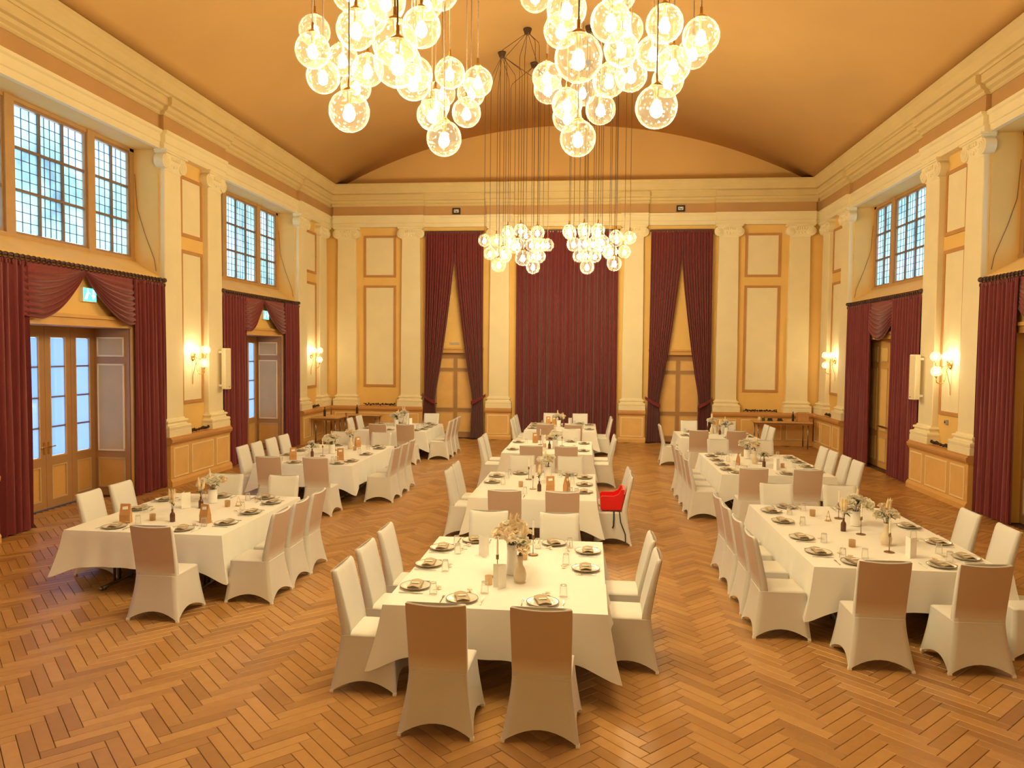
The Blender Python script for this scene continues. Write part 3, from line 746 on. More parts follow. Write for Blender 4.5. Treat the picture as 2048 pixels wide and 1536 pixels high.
# small grey name plate above the end-wall door
tag(MB().box(-3.86, -3.54, 0.0, 0.015, 3.12, 3.19).mapped(MAPB).build('name_plate', 'grey_plate'), 'small grey plate on the wall above the end-wall door, glazed-door side', 'plate')
# small wall box under the lamp of the panelled-door wall
t = thing('wall_box', Vector(MR(16.04, 0.0, 1.5)), 0, 'small grey switch box under the wall lamp, panelled-door wall', 'switch')
sub(MB().bevel_box(16.00, 16.09, 0, 0.05, 1.49, 1.59, 0.006).mapped(MR), t).build('housing', 'grey_plate', t)
sub(MB().box(16.025, 16.065, 0.05, 0.056, 1.52, 1.56).mapped(MR), t).build('button', 'black', t)

# ---- wall lamps: brass arms with three glass globes
def sconce(M, c, label):
    z = 2.72; t = thing('wall_lamp', Vector(M(c, 0.0, z)), 0, label, 'wall lamp', 'globe wall lamps')
    mb = MB().loft([[(c + r * math.cos(2 * PI * i / 12), d, z + 1.5 * r * math.sin(2 * PI * i / 12)) for i in range(12)] for r, d in ((0.07, 0.01), (0.07, 0.035), (0.045, 0.06))])
    sub(mb.mapped(M), t).build('back_plate', 'brass', t, smooth=True)
    for (dt, dd, gz), arm in (((-0.15, 0.16, 2.88), 0), ((0.12, 0.27, 2.88), 1), ((0.0, 0.30, 2.58), 2)):
        if arm == 2: pts = [(c, 0.05, z), (c, 0.11, 2.60), (c, 0.13, 2.42), (c, 0.17, 2.34), (c, 0.23, 2.325), (c, 0.29, 2.36), (c + dt, dd, 2.47)]
        else: pts = [(c, 0.05, z), (c + dt * 0.5, dd * 0.7, z - 0.06), (c + dt, dd, z - 0.02), (c + dt, dd, gz - 0.09)]
        sub(MB().tube(pts, 0.011, 7).mapped(M), t).build('arm', 'brass', t, smooth=True)
        p = Vector(M(c + dt, dd, gz)) - t.location
        g = link('globe', SC['globe'], t, p); link('bulb', SC['bulb'], g); link('socket', SC['socket'], g)
    sub(MB().tube([(c, 0.11, 2.62), (c, 0.03, 2.3), (c, 0.02, 2.1)], 0.006, 5).mapped(M), t).build('pull_cord', 'brass', t)
SC = {'globe': MB().sphere((0, 0, 0), 0.105, 18, 12).mesh('globe', 'lamp_glass', True), 'bulb': MB().sphere((0, 0, 0.0), 0.036, 10, 7, 1, 1, 1.2).mesh('bulb', 'sconce_bulb', True),
      'socket': MB().lathe([(0.03, -0.115), (0.034, -0.10), (0.026, -0.085), (0.02, -0.05)], n=10).mesh('socket', 'brass', True)}
sconce(ML, 15.93, 'lit brass wall lamp beside the glazed doors farthest from the end wall')
sconce(ML, 15.93 + PITCHY, 'lit brass wall lamp above the corner table with dark bottles')
sconce(MR, 15.93, 'lit brass wall lamp beside the brown panelled doors')
sconce(MR, 15.93 + PITCHY, 'lit brass wall lamp in the corner next to the yellow panelled doors')

# ---- column speakers
def speaker(M, label):
    t = thing('column_speaker', Vector(M(16.9, 0.2, 1.94)), 0, label, 'speaker', 'column speakers')
    def rot(x, y, z): a = 0.45; return M(16.98 + x * math.cos(a) - y * math.sin(a), 0.28 + x * math.sin(a) + y * math.cos(a), z)
    sub(MB().bevel_box(-0.085, 0.085, -0.07, 0.075, 1.94, 2.92, 0.012).mapped(rot), t).build('cabinet', 'speaker', t)
    sub(MB().box(-0.07, 0.07, 0.074, 0.080, 1.97, 2.89).mapped(rot), t).build('grille', 'speaker_grille', t)
    sub(MB().box(0.02, 0.045, 0.079, 0.084, 1.99, 2.005).mapped(rot), t).build('badge', 'black', t)
    mb = MB().box(16.93, 17.0, 0.10, 0.24, 2.0, 2.05); mb.box(16.93, 17.0, 0.10, 0.24, 2.8, 2.85)
    sub(mb.mapped(M), t).build('bracket', 'white_metal', t)
speaker(ML, 'white column speaker on the pilaster of the glazed-door wall')
speaker(MR, 'white column speaker on the pilaster of the panelled-door wall')

# ---- dark garlands lying on the dado ledges
def garland(M, a, b, z, d, label):
    t = thing('garland', Vector(M((a + b) / 2, d, z)), 0, label, 'garland', 'dark garlands on the ledges')
    n = int((b - a) / 0.04)
    pts = [(a + (b - a) * i / n, d + 0.02 * math.sin(i * 1.7), z + 0.03 + 0.012 * math.sin(i * 2.3)) for i in range(n + 1)]
    sub(MB().tube(pts, 0.014, 5).mapped(M), t).build('twig', 'dark_twig', t)
    mb = MB(); rnd = random.Random(int(a * 10))
    for p in pts:
        for _ in range(2): mb.sphere((p[0] + rnd.uniform(-.03, .03), p[1] + rnd.uniform(-.03, .03), p[2] + rnd.uniform(-.008, .03)), rnd.uniform(0.015, 0.03), 6, 4)
    sub(mb.mapped(M), t).build('cones', 'dark_twig', t)
garland(ML, 15.50, 16.32, 1.058, 0.18, 'dark garland on the ledge beside the glazed doors')
garland(MR, 15.50, 16.32, 1.058, 0.18, 'dark garland on the ledge beside the brown panelled doors')
garland(ML, 22.68, 23.4, 1.058, 0.18, 'dark garland on the ledge above the corner table with bottles')
garland(MR, 22.68, 23.4, 1.058, 0.18, 'dark garland on the ledge in the panelled-door corner')
garland(MAPB, -6.7, -5.7, 1.058, 0.18, 'dark garland on the end-wall ledge, glazed-door side')
garland(MAPB, 5.75, 6.75, 1.058, 0.18, 'dark garland on the end-wall ledge, panelled-door side')

# ================================================================ chandeliers: bubble-glass globes on long cords
GLOBES = {"NL":[[[-0.7,5.95],[[-1.1,5.78,4.78],[-1.12,6.01,5.51],[-1.1,6.27,5.73],[-0.58,5.21,5.06],[-0.5,4.98,4.83],[-0.6,6.11,5.55],[-0.54,6.78,4.84],[-0.85,5.93,5.69]]],[[-1.42,7.1],[[-2.06,7.57,6.19],[-1.76,6.73,5.65],[-1.78,7.05,5.53],[-1.72,7.45,5.84],[-1.68,7.75,5.67],[-1.43,7.35,5.69],[-0.83,6.78,5.35],[-0.9,7.19,5.58],[-1.35,6.56,6.07],[-0.59,6.84,6.18]]],[[-0.7,7.95],[[-0.7,7.87,5.83],[-0.43,8.06,5.8],[-0.58,8.54,5.85],[-0.58,8.23,5.53],[-0.92,8.19,5.61],[-0.9,7.91,5.41],[-0.99,8.9,5.98],[-0.91,7.7,6.48]]]],"NR":[[[0.7,5.95],[[0.59,6.08,5.64],[0.51,6.94,5.84],[0.71,5.06,4.86],[0.94,6.03,5.51],[1.29,5.83,4.77],[0.68,6.72,4.8]]],[[1.42,7.1],[[1.06,7.03,5.69],[1.37,7.3,5.75],[1.41,6.6,5.72],[1.73,6.69,5.64],[1.52,6.9,5.48],[1.55,7.68,5.62],[1.18,7.58,5.65],[0.96,7.31,5.51],[1.03,7.01,6.18]]],[[0.7,7.95],[[0.2,7.82,6.57],[1.14,7.66,6.13],[1.83,7.97,6.0],[0.31,8.15,5.86],[0.3,8.51,5.86],[0.54,7.88,5.48],[0.53,8.24,5.46],[0.89,8.1,5.49],[0.68,9.08,6.01]]]],"FL":[[[-0.7,17.15],[[-1.24,17.36,5.2],[-1.2,16.27,4.8],[-0.91,17.54,5.41],[-0.6,15.44,4.84],[-0.42,17.09,5.62],[-0.47,17.85,5.45],[-0.51,17.05,4.84]]],[[-1.42,18.3],[[-1.9,18.88,5.72],[-1.62,19.11,5.75],[-1.77,18.96,5.4],[-1.3,18.3,5.25],[-1.29,18.79,5.92],[-1.11,18.62,5.51],[-0.9,18.09,5.84],[-0.45,18.11,5.21]]],[[-0.7,19.15],[[-1.28,19.11,5.76],[-0.85,19.0,5.86],[-0.73,19.24,5.65],[-0.41,18.93,5.6],[-0.31,19.27,5.65],[-0.66,19.03,5.33]]]],"FR":[[[0.7,17.15],[[0.28,17.81,5.76],[0.41,17.07,5.35],[0.96,17.62,5.75],[0.66,17.3,5.4],[1.05,17.24,5.43],[0.72,16.82,4.81],[1.3,16.1,4.8]]],[[1.42,18.3],[[0.63,18.11,5.85],[0.85,17.99,5.48],[1.4,18.32,5.71],[1.75,18.64,5.73],[1.26,17.63,5.25],[1.62,18.61,5.38]]],[[0.7,19.15],[[0.27,19.08,5.91],[0.62,19.23,5.96],[0.97,19.15,5.91],[0.5,19.0,5.33],[0.68,19.3,5.38],[0.9,18.82,5.3],[1.45,19.31,5.76],[1.26,19.1,5.41],[1.03,19.32,5.56]]]]}
GR = 0.16
CH = {'globe': MB().sphere((0, 0, 0), GR, 24, 16).mesh('globe', 'globe_glass', True),
      'bulb': MB().lathe([(0.014, 0.055), (0.026, 0.03), (0.044, 0.0), (0.050, -0.03), (0.040, -0.060), (0.012, -0.078)], n=6).mesh('bulb', 'bulb', True),
      'socket': MB().lathe([(0.012, 0.25), (0.014, 0.19), (0.05, 0.165), (0.055, 0.150), (0.018, 0.145), (0.018, 0.055), (0.012, 0.05)], n=10).mesh('socket', 'brass', True)}
CL = {'NL': 'farther from the end wall, glazed-door side', 'NR': 'farther from the end wall, panelled-door side', 'FL': 'nearer the end wall, glazed-door side', 'FR': 'nearer the end wall, panelled-door side'}
for key, mounts in GLOBES.items():
    for bi, ((mx, my), gl) in enumerate(mounts):
        zc = vault_z(mx)
        t = thing('globe_chandelier', (mx, my, zc), 0, ['third', 'second', 'first'][bi] + ' globe cluster from end wall, chandelier ' + CL[key].replace('the ', ''), 'chandelier', 'globe chandeliers ' + CL[key])
        MB().lathe([(0.10, 0.02), (0.10, -0.03), (0.085, -0.05), (0.07, -0.11), (0.04, -0.13)], n=12).build('canopy', 'cord', t, smooth=False)
        for x, y, z in gl:
            dx, dy, dz = x - mx, y - my, z - zc
            h = math.hypot(dx, dy); k = min(1.0, h / 0.45)
            e = -0.16 - 0.62 * h
            pts = [(dx * 0.04 / max(h, .01), dy * 0.04 / max(h, .01), -0.11), (dx * 0.94, dy * 0.94, e), (dx, dy, e - 0.10), (dx, dy, dz + 0.25)]
            MB().tube(pts, 0.0065, 5).build('cord', 'cord', t)
            g = link('globe', CH['globe'], t, (dx, dy, dz), (0, 0, random.uniform(0, 6)))
            link('bulb', CH['bulb'], g); link('socket', CH['socket'], g)
# ================================================================ tables, cloths, chairs
# table groups: x0, x1, y0, y1, modules, seam after n modules, phrase
TABLES = {
 'T1': (-0.90, 0.98, 6.09, 8.45, 3, 1, 'middle-row table farthest from the wide curtain'),
 'T2': (-0.93, 0.93, 10.78, 13.18, 3, 1, 'middle-row table with the red booster seat'),
 'T3': (-1.03, 0.88, 15.68, 18.05, 3, 1, 'middle-row table second from the wide curtain'),
 'T4': (-0.95, 1.00, 20.25, 22.60, 3, 1, 'middle-row table next to the wide curtain'),
 'L1': (-5.34, -3.40, 8.12, 10.45, 3, 1, 'glazed-door table farthest from the end wall'),
 'L2': (-5.48, -3.58, 13.40, 16.40, 4, 2, 'second glazed-door table from the end wall'),
 'L3': (-5.44, -3.52, 19.40, 21.70, 3, 1, 'glazed-door table nearest the end wall'),
 'R1': (3.12, 5.00, 7.76, 10.90, 4, 2, 'panelled-door table farthest from the end wall'),
 'R2': (3.20, 5.15, 13.54, 16.42, 4, 2, 'second panelled-door table from the end wall'),
 'R3': (3.15, 5.12, 19.20, 20.90, 2, 1, 'panelled-door table nearest the end wall'),
}
# chairs: table, side (f = stage end, b = end-wall end, l = glazed-door side, r = panelled-door side), back line, centres
CHAIRS = [
 ('T1', 'f', 5.35, [-0.30, 0.485]), ('T1', 'b', 8.62, [-0.345, 0.485]), ('T1', 'l', -1.34, [6.28, 6.95, 7.65]), ('T1', 'r', 1.48, [6.98, 7.66]),
 ('T2', 'f', 9.92, [-0.31, 0.47]), ('T2', 'b', 13.34, [-0.38, 0.49]), ('T2', 'l', -1.42, [11.62, 12.27]), ('T2', 'r', 1.48, [11.45, 12.10]),
 ('T3', 'f', 14.72, [-0.33, 0.37]), ('T3', 'b', 18.20, [0.38]), ('T3', 'l', -1.55, [15.95, 16.62]), ('T3', 'r', 1.40, [16.30, 16.98]),
 ('T4', 'f', 19.25, [-0.32, 0.41]), ('T4', 'b', 22.75, [-0.35, 0.54]), ('T4', 'l', -1.36, [20.60, 21.25, 21.85]), ('T4', 'r', 1.46, [21.20, 21.85]),
 ('L1', 'f', 7.33, [-3.77]), ('L1', 'b', 10.60, [-4.55, -3.69]), ('L1', 'l', -5.68, [9.00, 9.66]), ('L1', 'r', -2.73, [8.29, 8.89, 9.49]),
 ('L2', 'f', 12.42, [-4.76, -3.91]), ('L2', 'b', 16.55, [-4.82, -3.90]), ('L2', 'l', -5.88, [13.72, 14.32, 15.00, 15.66]), ('L2', 'r', -2.87, [14.03, 14.65, 15.26]),
 ('L3', 'f', 18.42, [-4.55, -3.83]), ('L3', 'b', 21.86, [-4.80, -3.88]), ('L3', 'l', -5.78, [19.90, 20.70]), ('L3', 'r', -2.88, [19.70, 20.32, 20.92]),
 ('R1', 'f', 7.00, [3.51, 4.38]), ('R1', 'b', 11.05, [3.52, 4.40]), ('R1', 'l', 2.50, [7.96, 8.65, 9.36, 9.98]), ('R1', 'r', 5.42, [7.72, 8.60, 9.42]),
 ('R2', 'f', 12.45, [3.51, 4.37]), ('R2', 'b', 16.57, [3.62, 4.56]), ('R2', 'l', 2.54, [13.43, 14.10, 14.82, 15.58]), ('R2', 'r', 5.56, [13.60, 14.22, 14.93, 15.52]),
 ('R3', 'f', 18.42, [3.48, 4.37]), ('R3', 'b', 21.05, [3.58, 4.62]), ('R3', 'l', 2.64, [19.72]), ('R3', 'r', 5.50, [19.55, 20.18]),
]
def abbr(ph): return ph.replace(' farthest from the ', ' far from ').replace(' nearest the ', ' near ').replace(' next to the ', ' near ').replace(' second from the ', ' second from ').replace(' from the ', ' from ').replace(' with the ', ' with ')
ORD = ['first', 'second', 'third', 'fourth']
SIDE = {'f': 'stage end', 'b': 'end-wall end', 'l': 'glazed-door side', 'r': 'panelled-door side'}
# ---- folding tables
tw = 1.0
def table_parts(w, dp, ins=0.38):
    top = MB().bevel_box(-w / 2, w / 2, -dp / 2, dp / 2, 0.708, 0.738, 0.006).mesh('tabletop', 'table_top')
    leg = MB().tube([(0, -0.05, 0.05), (0, -0.05, 0.69)], 0.016, 8); leg.tube([(0, 0.05, 0.05), (0, 0.05, 0.69)], 0.016, 8)
    leg.box(-0.03, 0.03, -dp * 0.35, dp * 0.35, 0.685, 0.708)
    legm = leg.mesh('leg', 'chrome_dark', True)
    ft = MB().tube([(0, -dp * 0.40, 0.03), (0, dp * 0.40, 0.03)], 0.022, 8)
    for y in (-0.40, 0.40): ft.sphere((0, dp * y, 0.03), 0.026, 8, 6)
    ft.box(-0.02, 0.02, dp * -0.36, dp * -0.30, 0.0, 0.03); ft.box(-0.02, 0.02, dp * 0.30, dp * 0.36, 0.0, 0.03)
    ftm = ft.mesh('foot', 'chrome_dark', True)
    br = MB().tube([(-w / 2 + ins, 0, 0.36), (w / 2 - ins, 0, 0.36)], 0.012, 6).mesh('stretcher', 'chrome_dark', True)
    a = w / 2 - ins
    return [('tabletop', top), ('leg', legm, (-a, 0, 0), None, [('foot', ftm)]), ('leg', legm, (a, 0, 0), None, [('foot', ftm)]), ('stretcher', br)]
for key, (x0, x1, y0, y1, nm, seam, ph) in TABLES.items():
    dp = (y1 - y0) / nm
    parts = table_parts(x1 - x0 - 0.02, dp - 0.006); last = table_parts(x1 - x0 - 0.02, dp - 0.006, 0.19)
    for i in range(nm):
        pos = ORD[nm - 1 - i] + ' from the end wall'
        spawn('folding_table', last if i == nm - 1 else parts, ((x0 + x1) / 2, y0 + dp * (i + 0.5), 0), 0, 'folding table, %s, under %s' % (pos.replace('the ', ''), abbr(ph)), 'table', 'folding tables under the cloths')
# ---- tablecloths
def lift(key, side, t):
    """chairs pushed under the edge carry the cloth on their seats: hem height there"""
    x0, x1, y0, y1 = TABLES[key][:4]; h = 0.335
    for k, sd_, back, cs in CHAIRS:
        if k != key or sd_ != side: continue
        edge = {'f': y0, 'b': y1, 'l': x0, 'r': x1}[side]
        reach = (back + 0.555 - edge) if side in 'fl' else (edge - (back - 0.555))
        if reach > -0.02:
            for c in cs:
                a = abs(t - c)
                if a < 0.42: h = max(h, 0.335 + (0.515 - 0.335) * max(0, min(1, (0.42 - a) / 0.10)))
    return h
def cloth(key, x0, x1, y0, y1, sides, z, seed):
    """top sheet plus skirts on the given sides; corners hang down in points"""
    rnd = random.Random(seed); mb = MB()
    mb.grid(lambda u, v: (x0 + (x1 - x0) * u, y0 + (y1 - y0) * v, z), 8, 8)
    seqs = {'f': lambda s: (x0 + (x1 - x0) * s, y0, 0, -1), 'r': lambda s: (x1, y0 + (y1 - y0) * s, 1, 0), 'b': lambda s: (x1 + (x0 - x1) * s, y1, 0, 1), 'l': lambda s: (x0, y1 + (y0 - y1) * s, -1, 0)}
    order = ['f', 'r', 'b', 'l']
    for sd_ in order:
        if sd_ not in sides: continue
        Ls = (x1 - x0) if sd_ in 'fb' else (y1 - y0); n = max(12, int(Ls / 0.035)); ph = rnd.uniform(0, 6); ph2 = rnd.uniform(0, 6)
        pts = []
        for i in range(n + 1):
            s_ = i / n; x, y, nx, ny = seqs[sd_](s_); t = s_ * Ls
            dc = min(t, Ls - t); free = 1.0
            hz = lift(key, sd_, x if sd_ in 'fb' else y)
            tip = math.exp(-(dc / 0.16) ** 2)
            # slide hem sideways to the corner tip
            sgn = -1 if t < Ls - t else 1
            tx, ty = (-ny * -1, nx * -1) if False else ((1, 0) if sd_ == 'f' else (0, 1) if sd_ == 'r' else (-1, 0) if sd_ == 'b' else (0, -1))
            wav = 0.014 * math.sin(t * 9 + ph) + 0.009 * math.sin(t * 21 + ph2)
            lifted = max(0, (hz - 0.335) / 0.18)
            hemz = hz - 0.125 * tip * (1 - lifted)
            nxt = order[(order.index(sd_) + (1 if sgn > 0 else -1)) % 4]
            far = 0.115 if nxt in sides else 0.035; fs = 0.115 if nxt in sides else 0.0
            free = 1 - lifted if dc > 0.25 else 1.0
            o = 0.016 + (0.020 + wav + 0.014) * free
            o = o * (1 - tip) + far * tip; sl = fs * tip * sgn
            if dc <= 0.25: hemz = 0.335 * tip + hz * (1 - tip) - 0.125 * tip
            b0 = 0.006 * tip * sgn if nxt in sides else 0.0
            pts.append((x, y, nx, ny, hemz, o, tx * sl, ty * sl, tx * b0, ty * b0))
        rows = 7
        def fn(u, v):
            k = min(n, int(round(u * n))); x, y, nx, ny, hz, o, sx, sy, bx, by = pts[k]
            e = v ** 1.4
            if v < 0.10: q = v / 0.10; return (x + nx * 0.006 * q + bx * q, y + ny * 0.006 * q + by * q, z - 0.006 * q)
            return (x + nx * (0.006 + o * e) + sx * e + bx, y + ny * (0.006 + o * e) + sy * e + by, z + (hz - z) * v)
        mb.grid(fn, n, 10)
    return mb
for i, (key, (x0, x1, y0, y1, nm, seam, ph)) in enumerate(TABLES.items()):
    ys = y0 + (y1 - y0) * seam / nm
    o = cloth(key, x0 - 0.004, x1 + 0.004, ys - 0.02, y1 + 0.004, 'rbl', 0.7405, i).build('tablecloth', 'linen', smooth=True)
    tag(o, 'white cloth on the end-wall part of the ' + ph, 'tablecloth', 'white tablecloths')
    o = cloth(key, x0 - 0.010, x1 + 0.010, y0 - 0.010, ys + 0.02, 'frl', 0.7445, i + 50).build('tablecloth', 'linen', smooth=True)
    tag(o, 'white cloth on the stage part of the ' + ph, 'tablecloth', 'white tablecloths')
TZ = 0.7455

# ---- covered chairs: stretch covers with arched hems
def chair_parts():
    N = 10
    def rr(hx, ya, yb, z, per=N):
        c = [(-hx, ya), (hx, ya), (hx, yb), (-hx, yb)]; out = []
        for k in range(4):
            a, b = c[k], c[(k + 1) % 4]
            for i in range(per): s_ = i / per; out.append((a[0] + (b[0] - a[0]) * s_, a[1] + (b[1] - a[1]) * s_, z, s_, k))
        return out
    topr = rr(0.222, 0.075, 0.535, 0.47); foot = [(-0.295, 0.0), (0.295, 0.0), (0.288, 0.58), (-0.288, 0.58)]
    rings = []
    ROWS = 8
    for m_ in range(ROWS + 1):
        k = m_ / ROWS; r = []
        for (x, y, z, s_, sd_) in topr:
            a, b = foot[sd_], foot[(sd_ + 1) % 4]
            bow = math.sin(PI * s_)
            fx, fy = a[0] + (b[0] - a[0]) * s_, a[1] + (b[1] - a[1]) * s_
            inw = 0.035 * bow
            if sd_ == 0: fy += inw
            elif sd_ == 1: fx -= inw
            elif sd_ == 2: fy -= inw
            else: fx += inw
            hz = 0.004 + 0.098 * (bow ** 0.85 if bow > 0 else 0)
            e = k ** 1.35
            r.append((x + (fx - x) * e, y + (fy - y) * e, 0.462 + (hz - 0.462) * k))
        rings.append(r)
    skirt = MB().loft(rings, cap=False).mesh('skirt', 'stretch_cover', True)
    s = MB(); rs = []
    for off, z in ((0.0, 0.455), (0.0, 0.472), (0.018, 0.486), (0.06, 0.495), (0.15, 0.50)):
        rs.append([(x * (1 - off / 0.222), 0.305 + (y - 0.305) * (1 - off / 0.23), z) for (x, y, _, _, _) in topr])
    s.loft(rs, cap=True); seat = s.mesh('seat', 'stretch_cover', True)
    b = MB(); rs = []
    for z in (0.40, 0.47, 0.55, 0.63, 0.72, 0.82, 0.91, 0.98, 1.015, 1.03, 1.034):
        k = (z - 0.47) / 0.56
        yr = 0.085 - 0.095 * max(0, k) ** 1.15 if k > 0 else 0.080
        hw = 0.222 + 0.010 * max(0, k); th = 0.080 - 0.035 * max(0, min(1, k))
        ins = 0.0 if z < 1.01 else (0.004 if z < 1.02 else (0.012 if z < 1.032 else 0.022))
        hw -= ins * 0.7; r = []; n = 8
        for i in range(n + 1):
            x = -hw + 2 * hw * i / n; c = 1 - (x / hw) ** 2
            zz = z - (0.014 * c if z > 0.9 else 0)
            r.append((x, yr + ins - 0.018 * c * max(0, min(1, k * 2)), zz))
        for i in range(n + 1):
            x = hw - 2 * hw * i / n; c = 1 - (x / hw) ** 2
            zz = z - (0.014 * c if z > 0.9 else 0)
            r.append((x * 0.985, yr + th - ins - 0.022 * c * max(0, min(1, k * 2)), zz))
        rs.append(r)
    b.loft(rs); back = b.mesh('backrest', 'stretch_cover', True)
    fp = MB().loft([[(dx * q, dy * q, z) for dx, dy in ((-0.016, -0.016), (0.016, -0.016), (0.016, 0.016), (-0.016, 0.016))] for q, z in ((0.9, 0.0), (1.0, 0.012), (0.8, 0.03))]).mesh('foot_pocket', 'foot_pocket')
    # the brown upholstery shows through the thin cover on the rear of the back
    def rear(u, v):
        z = 0.475 + (1.027 - 0.475) * v; k = (z - 0.47) / 0.56
        yr = 0.085 - 0.095 * max(0, k) ** 1.15; hw = (0.222 + 0.010 * k) * 0.985; x = -hw + 2 * hw * u; c = 1 - (x / hw) ** 2
        return (x, yr - 0.018 * c * max(0, min(1, k * 2)) - 0.003, z - (0.014 * c if z > 0.9 else 0))
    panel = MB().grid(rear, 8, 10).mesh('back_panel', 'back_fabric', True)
    return [('backrest', back), ('back_panel', panel), ('seat', seat), ('skirt', skirt)] + [('foot_pocket', fp, (x * 0.945, 0.017 if y == 0 else 0.562, 0)) for x, y in foot]
CP = chair_parts()
def chair_at(x, y, rz, label, group): return spawn('covered_chair', CP, (x, y, 0), rz, label, 'chair', group)
short = lambda p: p
for key, sd_, back, cs in CHAIRS:
    ph = TABLES[key][6]
    for i, c in enumerate(cs):
        if sd_ in 'fb':
            n = len(cs); wh = '' if n == 1 else (' by the glazed doors' if i == 0 else ' away from the glazed doors')
            lab = 'white covered chair, %s%s, %s' % (SIDE[sd_], {'': '', ' by the glazed doors': ', glazed-door seat', ' away from the glazed doors': ', panelled-door seat'}[wh], abbr(ph))
            j = random.uniform(-0.03, 0.03)
            chair_at(c, back, (0 if sd_ == 'f' else PI) + j, lab, 'white covered chairs')
        else:
            wh = ORD[len(cs) - 1 - i]
            lab = 'white covered chair, %s, %s from end wall, %s' % (SIDE[sd_].replace(' side', ''), wh, abbr(ph))
            j = random.uniform(-0.035, 0.035)
            chair_at(back, c, (-PI / 2 if sd_ == 'l' else PI / 2) + j, lab, 'white covered chairs')

# ---- red booster seat on a covered chair
t = thing('booster_seat', (1.425, 11.45, 0.505), PI / 2, 'red plastic booster seat with black straps on a covered chair', 'booster seat')
mb = MB(); mb.bevel_box(-0.19, 0.19, 0.12, 0.41, 0.0, 0.12, 0.02); mb.build('seat', 'red_plastic', t)
def wing(sg):
    prof = [(0.115, 0.02), (0.42, 0.02), (0.43, 0.20), (0.40, 0.225), (0.22, 0.225), (0.15, 0.26), (0.11, 0.33), (0.065, 0.33)]
    return MB().loft([[(sg * x, y, z) for y, z in prof] for x in (0.165, 0.205)])
for sg in (-1, 1): wing(sg).build('armrest', 'red_plastic', t)
MB().loft([[(-0.19, 0.11, 0.0), (0.19, 0.11, 0.0), (0.19, 0.15, 0.0), (-0.19, 0.15, 0.0)], [(-0.185, 0.055, 0.26), (0.185, 0.055, 0.26), (0.185, 0.105, 0.26), (-0.185, 0.105, 0.26)], [(-0.15, 0.045, 0.33), (0.15, 0.045, 0.33), (0.15, 0.085, 0.33), (-0.15, 0.085, 0.33)]]).build('backrest', 'red_plastic', t)
MB().tube([(-0.21, 0.14, 0.02), (-0.265, 0.12, -0.15), (-0.315, 0.05, -0.32), (-0.335, 0.045, -0.44)], 0.009, 6).build('strap', 'black', t)
MB().tube([(-0.21, 0.22, 0.02), (-0.26, 0.22, -0.10), (-0.285, 0.225, -0.20), (-0.29, 0.24, -0.24)], 0.012, 6).build('strap', 'black', t)
# ================================================================ things on the tables
PLATE = MB().lathe([(0.0, 0.004), (0.085, 0.003), (0.09, 0.0), (0.095, 0.004), (0.138, 0.018), (0.140, 0.021), (0.136, 0.022), (0.098, 0.010), (0.088, 0.007), (0.0, 0.007)], n=24, cap=False)
PM = PLATE.mesh('dish', 'porcelain', True)
RIM = MB()
RIM.loft([[((0.1385 + 0.0035 * math.cos(2 * PI * j / 5)) * math.cos(2 * PI * i / 24), (0.1385 + 0.0035 * math.cos(2 * PI * j / 5)) * math.sin(2 * PI * i / 24), 0.021 + 0.003 * math.sin(2 * PI * j / 5)) for j in range(5)] for i in range(25)], cap=False)
RM = RIM.mesh('rim', 'bronze', True)
def napkin_mesh():
    def fn(u, v):
        x = -0.055 + 0.11 * u; y = -0.11 + 0.22 * v
        return (x + 0.006 * math.sin(v * 5), y, 0.034 + 0.007 * math.sin(v * 7 + u * 2) * (1 - abs(2 * u - 1)) + 0.006 * math.sin(PI * u))
    mb = MB().grid(fn, 6, 12)
    mb.grid(lambda u, v: (fn(u, v)[0] + 0.004, fn(u, v)[1] - 0.004, fn(u, v)[2] - 0.009), 6, 12)
    mb.box(-0.054, 0.056, -0.111, 0.111, 0.0235, 0.026)
    return mb.mesh('fold', 'napkin', True)
NM = napkin_mesh()
TAGM = MB().box(-0.035, 0.035, -0.012, 0.012, 0.044, 0.0455).mesh('name_tag', 'paper')
TUM = MB().lathe([(0.036, 0.0), (0.0365, 0.002), (0.030, 0.100), (0.029, 0.108), (0.0, 0.110)], n=16, cap=False).mesh('bowl', 'tumbler_glass', True)
TUB = MB().lathe([(0.0, 0.098), (0.026, 0.098), (0.028, 0.107), (0.0, 0.109)], n=16, cap=False).mesh('base', 'tumbler_glass', True)
def fork_mesh():
    mb = MB(); mb.poly([(-0.006, -0.10), (0.006, -0.10), (0.004, 0.02), (0.011, 0.05), (-0.011, 0.05), (-0.004, 0.02)], 0.001, 0.004)
    return mb.mesh('handle', 'steel')
FH = fork_mesh()
FT = MB()
for x in (-0.0085, -0.003, 0.003, 0.0085): FT.box(x - 0.0014, x + 0.0014, 0.048, 0.095, 0.002, 0.005)
FTM = FT.mesh('tines', 'steel')
KH = MB().poly([(-0.006, -0.11), (0.006, -0.11), (0.0055, 0.0), (-0.0055, 0.0)], 0.001, 0.007).mesh('handle', 'steel')
KB = MB().poly([(-0.0055, 0.0), (0.009, 0.0), (0.010, 0.06), (0.004, 0.11), (-0.004, 0.11)], 0.002, 0.004).mesh('blade', 'steel')
